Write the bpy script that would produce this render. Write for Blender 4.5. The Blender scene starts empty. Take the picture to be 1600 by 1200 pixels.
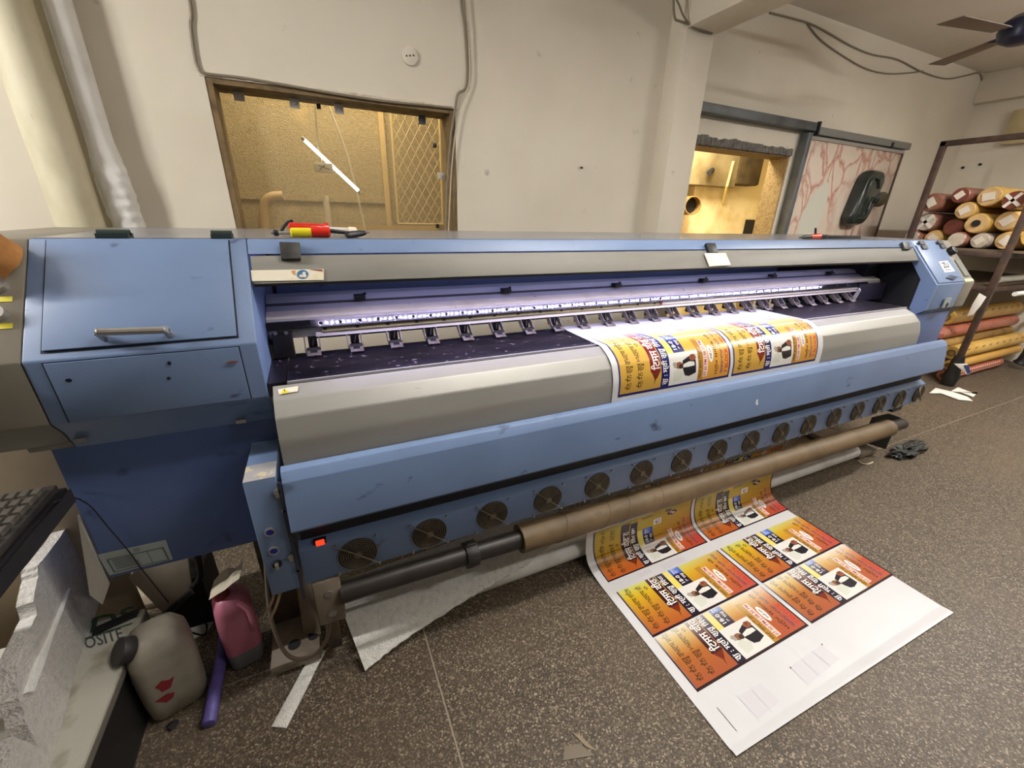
import bpy, bmesh, math, random
from mathutils import Vector, Matrix, noise
random.seed(7)
PI = math.pi
S = bpy.context.scene
COL = S.collection

# ------------------------------------------------------------------ camera
H = 1.44                      # eye height of the photographer
FPX = 646.0                   # focal length in pixels of the 1600 px frame
AX = (0.39902296, 0.83542529, -0.37794876)       # view direction (filled in below)


def _cam_rows(yaw=0.4455908, pitch=0.38757971, roll=0.02794156):
    ca, sa, cb, sb, cc, sc = math.cos(yaw), math.sin(yaw), math.cos(pitch), math.sin(pitch), math.cos(roll), math.sin(roll)
    Bm = Matrix(((1, 0, 0), (0, 0, -1), (0, 1, 0)))
    Rz = Matrix(((ca, -sa, 0), (sa, ca, 0), (0, 0, 1)))
    Rx = Matrix(((1, 0, 0), (0, cb, -sb), (0, sb, cb)))
    Ro = Matrix(((cc, -sc, 0), (sc, cc, 0), (0, 0, 1)))
    return Ro @ Rx @ Bm @ Rz


CM = _cam_rows()
right, up, fwd = CM[0].copy(), -CM[1].copy(), CM[2].copy()
cd = bpy.data.cameras.new('camera')
cam = bpy.data.objects.new('camera', cd)
COL.objects.link(cam)
cd.sensor_width = 36
cd.lens = FPX / 1600 * 36
cd.clip_start = 0.02
mw = Matrix.Identity(4)
for i in range(3):
    mw[i][0], mw[i][1], mw[i][2] = right[i], up[i], -fwd[i]
mw[0][3], mw[1][3], mw[2][3] = 0, 0, H
cam.matrix_world = mw
S.camera = cam

# ------------------------------------------------------------------ world, lamps, exposure
S.view_settings.view_transform = 'Standard'
S.view_settings.look = 'None'
S.view_settings.gamma = 1
S.view_settings.use_curve_mapping = False
S.view_settings.exposure = -0.1
w = bpy.data.worlds.new('world')
S.world = w
w.use_nodes = True
w.node_tree.nodes['Background'].inputs[0].default_value = (1.0, 0.95, 0.88, 1)
w.node_tree.nodes['Background'].inputs[1].default_value = 0.10


def area(name, loc, sx, sy, power, col, aim=(0, 0, -1), rz=0):
    l = bpy.data.lights.new(name, 'AREA')
    l.shape = 'RECTANGLE'
    l.size, l.size_y = sx, sy
    l.energy = power
    l.color = col
    o = bpy.data.objects.new(name, l)
    COL.objects.link(o)
    o.location = loc
    o.rotation_euler = Vector(aim).to_track_quat('-Z', 'Y').to_euler()
    if rz:
        o.rotation_euler.rotate_axis('Z', rz)
    return o


TUBE = (1.0, 0.975, 0.945)
area('tube_lamp_left', (-2.6, 1.25, 2.55), 0.08, 1.2, 88, TUBE, aim=(0.8, 0.05, -0.6))
area('tube_lamp_middle', (1.3, 0.62, 2.80), 1.2, 0.08, 30, TUBE)
area('tube_lamp_front', (2.2, -0.8, 2.80), 1.2, 0.08, 30, TUBE)
area('tube_lamp_middle_up', (1.2, 0.74, 2.82), 1.2, 0.08, 46, TUBE, aim=(0, 0, 1))
area('tube_lamp_right', (4.7, 0.5, 2.80), 1.2, 0.08, 84, TUBE)
area('ceiling_fill_right', (4.9, -0.5, 2.25), 1.2, 0.08, 120, TUBE, aim=(0, 0, 1))  # added unseen uplight that brightens the ceiling
area('back_room_lamp', (0.3, 3.4, 2.7), 1.2, 0.3, 27, (1.0, 0.90, 0.70), aim=(0, 0.3, -1))
area('lobby_lamp', (3.8, 3.7, 2.75), 0.8, 0.6, 150, (1.0, 0.86, 0.58), aim=(0.1, 0.3, -1))


# ------------------------------------------------------------------ pixel rays to points of real planes
def ray(px, py):
    v = Vector(((px - 800) / FPX, (py - 600) / FPX, 1))
    return CM.transposed() @ v


def atX(px, py, x):
    d = ray(px, py); return Vector((0, 0, H)) + d * (x / d.x)


def atY(px, py, y):
    d = ray(px, py); return Vector((0, 0, H)) + d * (y / d.y)


def atZ(px, py, z):
    d = ray(px, py); return Vector((0, 0, H)) + d * ((z - H) / d.z)


def atP(px, py, p, n):
    d = ray(px, py); n = Vector(n); o = Vector((0, 0, H))
    return o + d * ((Vector(p) - o).dot(n) / d.dot(n))


# ------------------------------------------------------------------ materials
def lin(c):
    return tuple(((v / 255) / 12.92 if v / 255 <= 0.04045 else ((v / 255 + 0.055) / 1.055) ** 2.4) for v in c)


def M(name, col, rough=.5, metal=0., col2=None, scale=8., lo=.45, hi=.7, stretch=(1, 1, 1), bump=0., bscale=60.,
      spec=.5, alpha=1., emit=None, estr=0., col3=None, scale3=30., lo3=.6, hi3=.7, trans=0., coat=0., detail=4.):
    m = bpy.data.materials.new(name)
    m.use_nodes = True
    nt = m.node_tree
    b = nt.nodes['Principled BSDF']
    I = b.inputs
    I['Base Color'].default_value = (*lin(col), 1)
    I['Roughness'].default_value = rough
    I['Metallic'].default_value = metal
    I['Specular IOR Level'].default_value = spec
    I['Alpha'].default_value = alpha
    I['Transmission Weight'].default_value = trans
    I['Coat Weight'].default_value = coat
    if emit:
        I['Emission Color'].default_value = (*lin(emit), 1)
        I['Emission Strength'].default_value = estr
    L = nt.links.new
    tc = None
    if col2 or bump or col3:
        tc = nt.nodes.new('ShaderNodeTexCoord')
        mp = nt.nodes.new('ShaderNodeMapping')
        mp.inputs['Scale'].default_value = stretch
        L(tc.outputs['Object'], mp.inputs['Vector'])
    cur = None

    def layer(cur, base, c, sc, a, z):
        n = nt.nodes.new('ShaderNodeTexNoise'); n.inputs['Scale'].default_value = sc; n.inputs['Detail'].default_value = detail
        L(mp.outputs[0], n.inputs['Vector'])
        r = nt.nodes.new('ShaderNodeMapRange'); r.inputs[1].default_value = a; r.inputs[2].default_value = z
        L(n.outputs[0], r.inputs[0])
        x = nt.nodes.new('ShaderNodeMix'); x.data_type = 'RGBA'
        L(r.outputs[0], x.inputs[0])
        if cur: L(cur, x.inputs[6])
        else: x.inputs[6].default_value = (*lin(base), 1)
        x.inputs[7].default_value = (*lin(c), 1)
        return x.outputs[2]
    if col2: cur = layer(cur, col, col2, scale, lo, hi)
    if col3: cur = layer(cur, col, col3, scale3, lo3, hi3)
    if cur: L(cur, I['Base Color'])
    if bump:
        n = nt.nodes.new('ShaderNodeTexNoise'); n.inputs['Scale'].default_value = bscale; n.inputs['Detail'].default_value = 3
        L(mp.outputs[0], n.inputs['Vector'])
        bp = nt.nodes.new('ShaderNodeBump'); bp.inputs['Strength'].default_value = bump; bp.inputs['Distance'].default_value = .01
        L(n.outputs[0], bp.inputs['Height']); L(bp.outputs[0], I['Normal'])
    return m


wall_m = M('painted_plaster', (220, 212, 195), .75, col2=(209, 200, 182), scale=1.4, lo=.4, hi=.75, bump=.12, bscale=7, col3=(172, 162, 146), scale3=9, lo3=.69, hi3=.8)
ceil_m = M('ceiling_paint', (212, 203, 190), .85, col2=(202, 192, 177), scale=1.2)
reveal_m = M('brown_reveal', (122, 100, 66), .7, col2=(92, 74, 48), scale=14, bump=.2, bscale=40)
cement_m = M('raw_cement', (112, 108, 102), .9, col2=(80, 76, 70), scale=22, bump=.6, bscale=50)
grey_steel_m = M('grey_painted_steel', (92, 96, 98), .5, col2=(70, 72, 72), scale=6)
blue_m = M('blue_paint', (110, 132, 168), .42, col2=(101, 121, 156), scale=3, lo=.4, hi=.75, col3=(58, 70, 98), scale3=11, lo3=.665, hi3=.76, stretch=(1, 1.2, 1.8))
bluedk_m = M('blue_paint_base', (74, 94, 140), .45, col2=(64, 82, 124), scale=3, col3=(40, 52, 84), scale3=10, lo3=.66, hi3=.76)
grey_m = M('grey_beige_paint', (124, 119, 107), .45, col2=(110, 105, 93), scale=4)
cover_m = M('grey_cover', (122, 120, 113), .55, .0, col2=(112, 109, 102), scale=4, stretch=(.5, 2, 6))
alu_m = M('brushed_aluminium', (222, 218, 215), .36, .25, col2=(198, 194, 190), scale=5, stretch=(.6, 3, 3), col3=(92, 86, 82), scale3=34, lo3=.7, hi3=.78)
cream_m = M('cream_aluminium', (242, 232, 206), .45, .1, col2=(226, 214, 184), scale=9, col3=(110, 96, 76), scale3=40, lo3=.68, hi3=.76)
rail_m = M('polished_rail', (150, 151, 156), .075, .95)
platen_m = M('black_platen', (36, 31, 40), .3, .1, col2=(24, 21, 28), scale=5, col3=(142, 132, 148), scale3=34, lo3=.63, hi3=.72, stretch=(1.5, 1.5, 1))
plcover_m = M('platen_cover_metal', (160, 159, 154), .42, .3, col2=(146, 145, 138), scale=2.5, stretch=(.4, 2, 2), col3=(120, 118, 112), scale3=26, lo3=.72, hi3=.8)
black_m = M('black_plastic', (24, 24, 26), .45)
dark_m = M('dark_inside', (22, 21, 24), .8)
darkrub_m = M('black_rubber', (40, 38, 36), .6, col2=(58, 54, 48), scale=12)
shaft_m = M('dark_shaft', (58, 54, 50), .42, .3, col2=(44, 40, 36), scale=8)
silver_m = M('silver_metal', (190, 188, 184), .3, .8)
roller_m = M('roller_foot_metal', (150, 140, 140), .38, .5, col2=(110, 100, 100), scale=40)
rust_m = M('rusty_brown_steel', (84, 68, 54), .7, col2=(52, 42, 34), scale=12, bump=.3, bscale=60)
footst_m = M('dusty_foot_steel', (132, 120, 104), .65, col2=(96, 84, 70), scale=9)
foam_m = M('white_foam', (232, 230, 222), .8, col2=(214, 211, 202), scale=50, bump=.6, bscale=150)
paper_m = M('white_paper', (236, 234, 228), .6)
vinyl_m = M('white_vinyl', (216, 216, 218), .32, col2=(208, 208, 210), scale=2)
kraft_m = M('cardboard_tube', (114, 95, 68), .55, col2=(94, 77, 54), scale=7, stretch=(1, 1, 1), col3=(104, 82, 56), scale3=16, lo3=.62, hi3=.72)
kraft2_m = M('kraft_paper', (176, 122, 62), .6, col2=(140, 92, 46), scale=12)
rollgrey_m = M('dusty_white_roll', (232, 230, 225), .5, col2=(208, 204, 196), scale=8)
cable_m = M('grey_cable', (128, 118, 100), .6)
cable2_m = M('black_cable', (30, 28, 28), .5)
cream_roll_m = M('cream_vinyl_roll', (212, 205, 178), .6, col2=(196, 188, 158), scale=4, col3=(150, 140, 112), scale3=6, lo3=.66, hi3=.78, stretch=(2, 2, 1))
white_roll_m = M('white_wrapped_roll', (236, 234, 230), .45, col2=(222, 220, 214), scale=6)
wrapw_m = M('crumpled_white_wrap', (234, 232, 228), .4, bump=.6, bscale=18)
burlap_m = M('burlap_board', (178, 160, 120), .9, col2=(156, 138, 98), scale=70, bump=.9, bscale=110, col3=(196, 172, 122), scale3=6, lo3=.6, hi3=.8)
yellow_wall_m = M('stained_yellow_wall', (204, 160, 84), .85, col2=(160, 108, 40), scale=3, lo=.45, hi=.65, col3=(84, 62, 34), scale3=7, lo3=.6, hi3=.72)
yplain_m = M('yellow_white_wall', (236, 222, 182), .85, col2=(210, 188, 136), scale=4)
granite_m = M('speckled_reveal', (150, 128, 88), .7, col2=(120, 100, 66), scale=60, lo=.4, hi=.65)
pink_m = None
rackst_m = M('dark_brown_angle_iron', (62, 48, 42), .6, col2=(88, 62, 50), scale=14)
wood_m = M('brown_shelf_board', (112, 96, 76), .7, col2=(84, 70, 54), scale=6)
skin_m = M('brown_skin', (150, 104, 78), .55, col2=(136, 92, 68), scale=14)
red_m = M('red_plastic', (196, 36, 22), .25)
orange_m = M('orange_red_plastic', (206, 68, 34), .35)
yellow_m = M('yellow_plastic', (222, 206, 36), .25)
ylabel_m = M('yellow_label', (206, 194, 48), .5)
bluebut_m = M('blue_button', (30, 44, 150), .3)
redlamp_m = M('red_lit_switch', (230, 40, 20), .4, emit=(255, 60, 30), estr=1.6)
jerry_m = M('dusty_translucent_jerrycan', (146, 140, 126), .5, col2=(118, 110, 96), scale=9, col3=(104, 98, 78), scale3=5, lo3=.6, hi3=.75)
redmark_m = M('red_marker', (132, 34, 40), .6)
pinkcan_m = M('pink_jerrycan', (186, 112, 132), .45, col2=(166, 92, 112), scale=6)
pinkgrey_m = M('grey_ink_in_can', (112, 110, 112), .45)
redcap_m = M('dark_red_cap', (110, 28, 32), .5)
purple_m = M('purple_pipe', (92, 82, 150), .45, col2=(74, 66, 124), scale=10)
beigepl_m = M('beige_dusty_plastic', (150, 140, 122), .55, col2=(128, 116, 98), scale=6)
acp_m = M('dusty_white_board', (182, 180, 168), .7, col2=(150, 144, 126), scale=14, lo=.5, hi=.66, bump=.1, bscale=30)
greenink_m = M('green_print', (44, 70, 48), .6)
greyink_m = M('grey_print', (70, 74, 76), .6)
key_m = M('keyboard_keys', (66, 62, 56), .55, col2=(92, 86, 76), scale=30)
keyb_m = M('keyboard_base', (34, 32, 30), .5, col2=(62, 56, 48), scale=18)
desk_m = M('black_desk_edge', (20, 18, 19), .45)
tape_m = M('old_white_tape', (222, 214, 194), .5, col2=(200, 186, 150), scale=12)
stickb_m = M('blue_sticker', (40, 106, 150), .5)
stickred_m = M('dark_red_tape', (112, 40, 34), .5)
brownmark_m = M('brown_sticker_edge', (196, 140, 84), .5)
scale_m = M('yellow_measuring_tape', (158, 148, 104), .5, col2=(136, 126, 86), scale=12)
ink_m = M('black_ink', (22, 20, 20), .5)
plate_m = M('white_acrylic_plate', (218, 218, 208), .4, col2=(206, 206, 150), scale=16, lo=.55, hi=.7)
fanhole_m = M('fan_duct', (46, 42, 36), .7, col2=(34, 31, 28), scale=30)
grille_m = M('dusty_fan_grille', (112, 104, 88), .45, .4)
screw_m = M('steel_screw', (168, 168, 168), .35, .8)
fanblue_m = M('dark_blue_fan_motor', (30, 36, 66), .35)
fanblade_m = M('brown_fan_blade', (112, 98, 84), .5)
elec_m = M('beige_electrical_box', (196, 180, 140), .55, col2=(176, 160, 120), scale=5)
exh_m = M('dark_green_grey_plastic', (46, 52, 48), .22, col2=(32, 36, 34), scale=8, bump=.25, bscale=14)
pipebeige_m = M('beige_pvc_pipe', (206, 176, 128), .5)
pipewhite_m = M('white_pvc_pipe', (228, 214, 186), .5)
tuberefl_m = M('reflected_tube', (255, 255, 255), .4, emit=(225, 245, 255), estr=6)
led_m = M('white_led', (255, 255, 255), .4, emit=(216, 205, 255), estr=820)
goldroll_m = M('gold_wrapped_roll', (214, 176, 96), .4, col2=(196, 154, 76), scale=5)
goldprint_m = M('brown_print', (140, 98, 40), .5)
copper_m = M('copper_pink_wrap', (176, 104, 84), .3, col2=(150, 80, 64), scale=14, bump=.6, bscale=34)
copperdot_m = M('pale_dots', (240, 196, 176), .4)
rollend_m = M('cream_roll_end', (206, 172, 118), .6, col2=(180, 140, 90), scale=14)
rollred_m = M('red_brown_roll_end', (120, 54, 40), .5, col2=(96, 42, 32), scale=10)
rollwrap_m = M('brown_plastic_wrap', (138, 92, 74), .28, col2=(104, 66, 54), scale=12, bump=.5, bscale=30)
silverwrap_m = M('silver_plastic_wrap', (196, 184, 170), .25, col2=(160, 146, 134), scale=14, bump=.6, bscale=40)
debris_m = M('grey_debris', (92, 88, 80), .8)
floorink = None


def glass_mat():
    m = bpy.data.materials.new('dusty_window_glass')
    m.use_nodes = True
    nt = m.node_tree; nt.nodes.clear()
    out = nt.nodes.new('ShaderNodeOutputMaterial')
    tr = nt.nodes.new('ShaderNodeBsdfTransparent'); tr.inputs[0].default_value = (.97, .95, .9, 1)
    gl = nt.nodes.new('ShaderNodeBsdfGlossy'); gl.inputs['Roughness'].default_value = .04
    df = nt.nodes.new('ShaderNodeBsdfDiffuse'); df.inputs[0].default_value = (.6, .5, .32, 1)
    m1 = nt.nodes.new('ShaderNodeMixShader'); m1.inputs[0].default_value = .06
    m2 = nt.nodes.new('ShaderNodeMixShader'); m2.inputs[0].default_value = .14
    L = nt.links.new
    L(tr.outputs[0], m1.inputs[1]); L(gl.outputs[0], m1.inputs[2]); L(m1.outputs[0], m2.inputs[1]); L(df.outputs[0], m2.inputs[2]); L(m2.outputs[0], out.inputs[0])
    return m


def terrazzo():
    m = bpy.data.materials.new('terrazzo_floor')
    m.use_nodes = True
    nt = m.node_tree; b = nt.nodes['Principled BSDF']; L = nt.links.new
    tc = nt.nodes.new('ShaderNodeTexCoord')
    geo = nt.nodes.new('ShaderNodeNewGeometry')
    v = nt.nodes.new('ShaderNodeTexVoronoi'); v.inputs['Scale'].default_value = 230
    L(geo.outputs['Position'], v.inputs['Vector'])
    sep = nt.nodes.new('ShaderNodeSeparateColor'); L(v.outputs['Color'], sep.inputs[0])
    r = nt.nodes.new('ShaderNodeValToRGB')
    e = r.color_ramp.elements
    e[0].position = 0; e[0].color = (*lin((52, 45, 37)), 1)
    e[1].position = 1; e[1].color = (*lin((168, 155, 134)), 1)
    for p, c in ((.40, (72, 63, 53)), (.72, (96, 85, 71)), (.9, (128, 115, 96))):
        q = e.new(p); q.color = (*lin(c), 1)
    L(sep.outputs[0], r.inputs[0])
    n = nt.nodes.new('ShaderNodeTexNoise'); n.inputs['Scale'].default_value = 2.2; n.inputs['Detail'].default_value = 5
    L(geo.outputs['Position'], n.inputs['Vector'])
    mr = nt.nodes.new('ShaderNodeMapRange'); mr.inputs[1].default_value = .35; mr.inputs[2].default_value = .75; mr.inputs[4].default_value = .5
    L(n.outputs[0], mr.inputs[0])
    x = nt.nodes.new('ShaderNodeMix'); x.data_type = 'RGBA'
    L(mr.outputs[0], x.inputs[0]); L(r.outputs[0], x.inputs[6]); x.inputs[7].default_value = (*lin((104, 91, 75)), 1)
    L(x.outputs[2], b.inputs['Base Color'])
    b.inputs['Roughness'].default_value = .5
    b.inputs['Specular IOR Level'].default_value = .35
    return m


def marble():
    m = bpy.data.materials.new('pink_marble_laminate')
    m.use_nodes = True
    nt = m.node_tree; b = nt.nodes['Principled BSDF']; L = nt.links.new
    tc = nt.nodes.new('ShaderNodeTexCoord')
    mp = nt.nodes.new('ShaderNodeMapping'); mp.inputs['Scale'].default_value = (1, 1, .55); mp.inputs['Rotation'].default_value = (0, .5, 0)
    L(tc.outputs['Object'], mp.inputs[0])
    n0 = nt.nodes.new('ShaderNodeTexNoise'); n0.inputs['Scale'].default_value = 2.4; n0.inputs['Detail'].default_value = 6
    L(mp.outputs[0], n0.inputs[0])
    va = nt.nodes.new('ShaderNodeVectorMath'); va.operation = 'MULTIPLY_ADD'
    va.inputs[1].default_value = (.55, .55, .55)
    L(n0.outputs['Color'], va.inputs[0]); L(mp.outputs[0], va.inputs[2])
    v = nt.nodes.new('ShaderNodeTexVoronoi'); v.feature = 'DISTANCE_TO_EDGE'; v.inputs['Scale'].default_value = 5.5
    L(va.outputs[0], v.inputs['Vector'])
    r = nt.nodes.new('ShaderNodeValToRGB'); e = r.color_ramp.elements
    e[0].position = 0; e[0].color = (*lin((170, 124, 108)), 1)
    e[1].position = .12; e[1].color = (*lin((206, 190, 174)), 1)
    q = e.new(.035); q.color = (*lin((188, 150, 134)), 1)
    L(v.outputs[0], r.inputs[0])
    n1 = nt.nodes.new('ShaderNodeTexNoise'); n1.inputs['Scale'].default_value = 1.6
    L(mp.outputs[0], n1.inputs[0])
    mr = nt.nodes.new('ShaderNodeMapRange'); mr.inputs[1].default_value = .5; mr.inputs[2].default_value = .62
    L(n1.outputs[0], mr.inputs[0])
    x = nt.nodes.new('ShaderNodeMix'); x.data_type = 'RGBA'
    L(mr.outputs[0], x.inputs[0]); L(r.outputs[0], x.inputs[6]); x.inputs[7].default_value = (*lin((206, 192, 176)), 1)
    L(x.outputs[2], b.inputs['Base Color'])
    b.inputs['Roughness'].default_value = .4
    return m


def ink_mat():
    m = bpy.data.materials.new('printing_ink')
    m.use_nodes = True
    nt = m.node_tree; b = nt.nodes['Principled BSDF']
    a = nt.nodes.new('ShaderNodeVertexColor'); a.layer_name = 'ink'
    nt.links.new(a.outputs[0], b.inputs['Base Color'])
    b.inputs['Roughness'].default_value = .26
    return m


glass_m, terrazzo_m, marble_m, ink = glass_mat(), terrazzo(), marble(), ink_mat()


# ------------------------------------------------------------------ mesh helpers (all in world coordinates)
def box(bm, x0, x1, y0, y1, z0, z1):
    vs = [bm.verts.new((x, y, z)) for x in (x0, x1) for y in (y0, y1) for z in (z0, z1)]
    for f in ((0, 1, 3, 2), (4, 6, 7, 5), (0, 4, 5, 1), (2, 3, 7, 6), (0, 2, 6, 4), (1, 5, 7, 3)):
        bm.faces.new([vs[i] for i in f])
    return bm


def B(x0, x1, y0, y1, z0, z1):
    return box(bmesh.new(), x0, x1, y0, y1, z0, z1)


def prism(bm, prof, x0, x1):
    """closed (y, z) outline extruded along x"""
    a = [bm.verts.new((x0, y, z)) for y, z in prof]
    b = [bm.verts.new((x1, y, z)) for y, z in prof]
    n = len(prof)
    bm.faces.new(a); bm.faces.new(b[::-1])
    for i in range(n):
        bm.faces.new((a[i], b[i], b[(i + 1) % n], a[(i + 1) % n]))
    return bm


def slab(bm, pts, nrm, t):
    """polygon given by points, thickness t towards -nrm"""
    nrm = Vector(nrm).normalized() * t
    a = [bm.verts.new(p) for p in pts]
    b = [bm.verts.new(Vector(p) - nrm) for p in pts]
    n = len(pts)
    bm.faces.new(a); bm.faces.new(b[::-1])
    for i in range(n):
        bm.faces.new((a[i], b[i], b[(i + 1) % n], a[(i + 1) % n]))
    return bm


def frame_of(d):
    d = Vector(d).normalized()
    u = d.cross(Vector((0, 0, 1)))
    if u.length < 1e-3: u = d.cross(Vector((0, 1, 0)))
    u.normalize()
    return u, d.cross(u).normalized()


def cyl(bm, p0, p1, r0, r1=None, n=20, cap=True):
    r1 = r0 if r1 is None else r1
    p0, p1 = Vector(p0), Vector(p1)
    u, v = frame_of(p1 - p0)
    a = [bm.verts.new(p0 + (u * math.cos(2 * PI * i / n) + v * math.sin(2 * PI * i / n)) * r0) for i in range(n)]
    b = [bm.verts.new(p1 + (u * math.cos(2 * PI * i / n) + v * math.sin(2 * PI * i / n)) * r1) for i in range(n)]
    for i in range(n):
        bm.faces.new((a[i], a[(i + 1) % n], b[(i + 1) % n], b[i]))
    if cap:
        bm.faces.new(a[::-1]); bm.faces.new(b)
    return bm


def pipe(bm, p0, p1, r, ri, n=28):
    """hollow tube with open bore"""
    p0, p1 = Vector(p0), Vector(p1)
    u, v = frame_of(p1 - p0)
    R = []
    for p, q in ((p0, ri), (p0, r), (p1, r), (p1, ri)):
        R.append([bm.verts.new(p + (u * math.cos(2 * PI * i / n) + v * math.sin(2 * PI * i / n)) * q) for i in range(n)])
    for k in range(4):
        a, b = R[k], R[(k + 1) % 4]
        for i in range(n):
            bm.faces.new((a[i], a[(i + 1) % n], b[(i + 1) % n], b[i]))
    return bm


def smooth_path(pts, k=6):
    pts = [Vector(p) for p in pts]
    out = []
    for i in range(len(pts) - 1):
        p0 = pts[max(i - 1, 0)]; p1 = pts[i]; p2 = pts[i + 1]; p3 = pts[min(i + 2, len(pts) - 1)]
        for j in range(k):
            t = j / k
            out.append(.5 * ((2 * p1) + (p2 - p0) * t + (2 * p0 - 5 * p1 + 4 * p2 - p3) * t * t + (3 * p1 - p0 - 3 * p2 + p3) * t ** 3))
    out.append(pts[-1])
    return out


def tube(bm, pts, r, n=8, k=6, raw=False):
    P = [Vector(p) for p in pts] if raw else smooth_path(pts, k)
    rings = []
    u = None
    for i, p in enumerate(P):
        d = (P[min(i + 1, len(P) - 1)] - P[max(i - 1, 0)])
        if d.length < 1e-9: d = Vector((0, 0, 1))
        d.normalize()
        if u is None: u, _ = frame_of(d)
        u = (u - d * u.dot(d))
        if u.length < 1e-6: u, _ = frame_of(d)
        u.normalize(); v = d.cross(u)
        rr = r[min(i, len(r) - 1)] if isinstance(r, (list, tuple)) else r
        rings.append([bm.verts.new(p + (u * math.cos(2 * PI * j / n) + v * math.sin(2 * PI * j / n)) * rr) for j in range(n)])
    for a, b in zip(rings, rings[1:]):
        for j in range(n):
            bm.faces.new((a[j], a[(j + 1) % n], b[(j + 1) % n], b[j]))
    bm.faces.new(rings[0][::-1]); bm.faces.new(rings[-1])
    return bm


def rings_mesh(bm, rings):
    """skin closed rings of equal vertex count, capped"""
    R = [[bm.verts.new(p) for p in r] for r in rings]
    n = len(R[0])
    for a, b in zip(R, R[1:]):
        for j in range(n):
            bm.faces.new((a[j], a[(j + 1) % n], b[(j + 1) % n], b[j]))
    bm.faces.new(R[0][::-1]); bm.faces.new(R[-1])
    return bm


def rrect(w, d, r, n=4):
    """rounded rectangle outline (2D)"""
    o = []
    for cx, cy, a0 in ((w / 2 - r, d / 2 - r, 0), (-w / 2 + r, d / 2 - r, PI / 2), (-w / 2 + r, -d / 2 + r, PI), (w / 2 - r, -d / 2 + r, 1.5 * PI)):
        for i in range(n + 1):
            a = a0 + i / n * PI / 2
            o.append((cx + r * math.cos(a), cy + r * math.sin(a)))
    return o


def disc(bm, c, nrm, r, n=20, sq=1.0):
    u, v = frame_of(nrm)
    bm.faces.new([bm.verts.new(Vector(c) + u * r * math.cos(2 * PI * i / n) + v * r * sq * math.sin(2 * PI * i / n)) for i in range(n)])
    return bm


def crumple(bm, amt, scale, seed=0, keep=None):
    for v in bm.verts:
        if keep and keep(v.co): continue
        d = noise.noise_vector(v.co * scale + Vector((seed, seed * 1.7, 0)))
        v.co += d * amt
    return bm


WL = {}          # world location of every object's origin


def mk(name, bm, mat, parent=None, bev=0., smooth=True, label=None, cat=None, group=None, kind=None, segs=2, angle=.6):
    if bev:
        bmesh.ops.remove_doubles(bm, verts=bm.verts, dist=1e-6)
        bmesh.ops.recalc_face_normals(bm, faces=bm.faces)
        ed = [e for e in bm.edges if len(e.link_faces) == 2 and e.calc_face_angle(0) > .35]
        bmesh.ops.bevel(bm, geom=ed, offset=bev, segments=segs, profile=.5, affect='EDGES')
    bmesh.ops.recalc_face_normals(bm, faces=bm.faces)
    me = bpy.data.meshes.new(name)
    xs = [v.co for v in bm.verts]
    c = Vector(((min(p.x for p in xs) + max(p.x for p in xs)) / 2, (min(p.y for p in xs) + max(p.y for p in xs)) / 2, min(p.z for p in xs)))
    bmesh.ops.translate(bm, verts=bm.verts, vec=-c)
    bm.to_mesh(me); bm.free()
    for m in (mat if isinstance(mat, (list, tuple)) else [mat]):
        me.materials.append(m)
    if smooth and len(me.polygons):
        me.polygons.foreach_set('use_smooth', [True] * len(me.polygons))
        me.set_sharp_from_angle(angle=angle)
    o = bpy.data.objects.new(name, me)
    COL.objects.link(o)
    WL[o.name] = c
    if parent:
        o.parent = parent
        o.location = c - WL[parent.name]
    else:
        o.location = c
    tag(o, label, cat, group, kind)
    return o


def tag(o, label=None, cat=None, group=None, kind=None):
    if label: o['label'] = label
    if cat: o['category'] = cat
    if group: o['group'] = group
    if kind: o['kind'] = kind
    return o


def thing(name, loc, label, cat, group=None, kind=None):
    o = bpy.data.objects.new(name, None)
    o.empty_display_size = .1
    COL.objects.link(o)
    o.location = loc
    WL[o.name] = Vector(loc)
    return tag(o, label, cat, group, kind)


def clone(o, delta, parent):
    """copy one child object (shared mesh) shifted by delta, children too"""
    c = o.copy()
    COL.objects.link(c)
    WL[c.name] = WL[o.name] + Vector(delta)
    c.parent = parent
    c.location = WL[c.name] - WL[parent.name]
    for ch in list(o.children):
        clone(ch, delta, c)
    return c


def words(text, bold=0.0):
    """flat triangles of a text fitted to the unit square: list of polygons (u, v)"""
    c = bpy.data.curves.new('lettering', 'FONT')
    c.body = text
    c.resolution_u = 2
    if bold: c.offset = bold
    o = bpy.data.objects.new('lettering', c)
    COL.objects.link(o)
    dg = bpy.context.evaluated_depsgraph_get()
    me = bpy.data.meshes.new_from_object(o.evaluated_get(dg))
    vs = [v.co.copy() for v in me.vertices]
    x0, x1 = min(v.x for v in vs), max(v.x for v in vs)
    y0, y1 = min(v.y for v in vs), max(v.y for v in vs)
    ps = [[((vs[i].x - x0) / (x1 - x0), (vs[i].y - y0) / (y1 - y0)) for i in p.vertices] for p in me.polygons]
    bpy.data.objects.remove(o); bpy.data.curves.remove(c); bpy.data.meshes.remove(me)
    return ps


def put_words(bm, text, o, u, v, bold=0.0):
    """lettering as flat polygons on a plane: origin o, full-width vector u, full-height vector v"""
    o, u, v = Vector(o), Vector(u), Vector(v)
    for p in words(text, bold):
        try: bm.faces.new([bm.verts.new(o + u * a + v * b) for a, b in p])
        except ValueError: pass
    return bm


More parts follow.
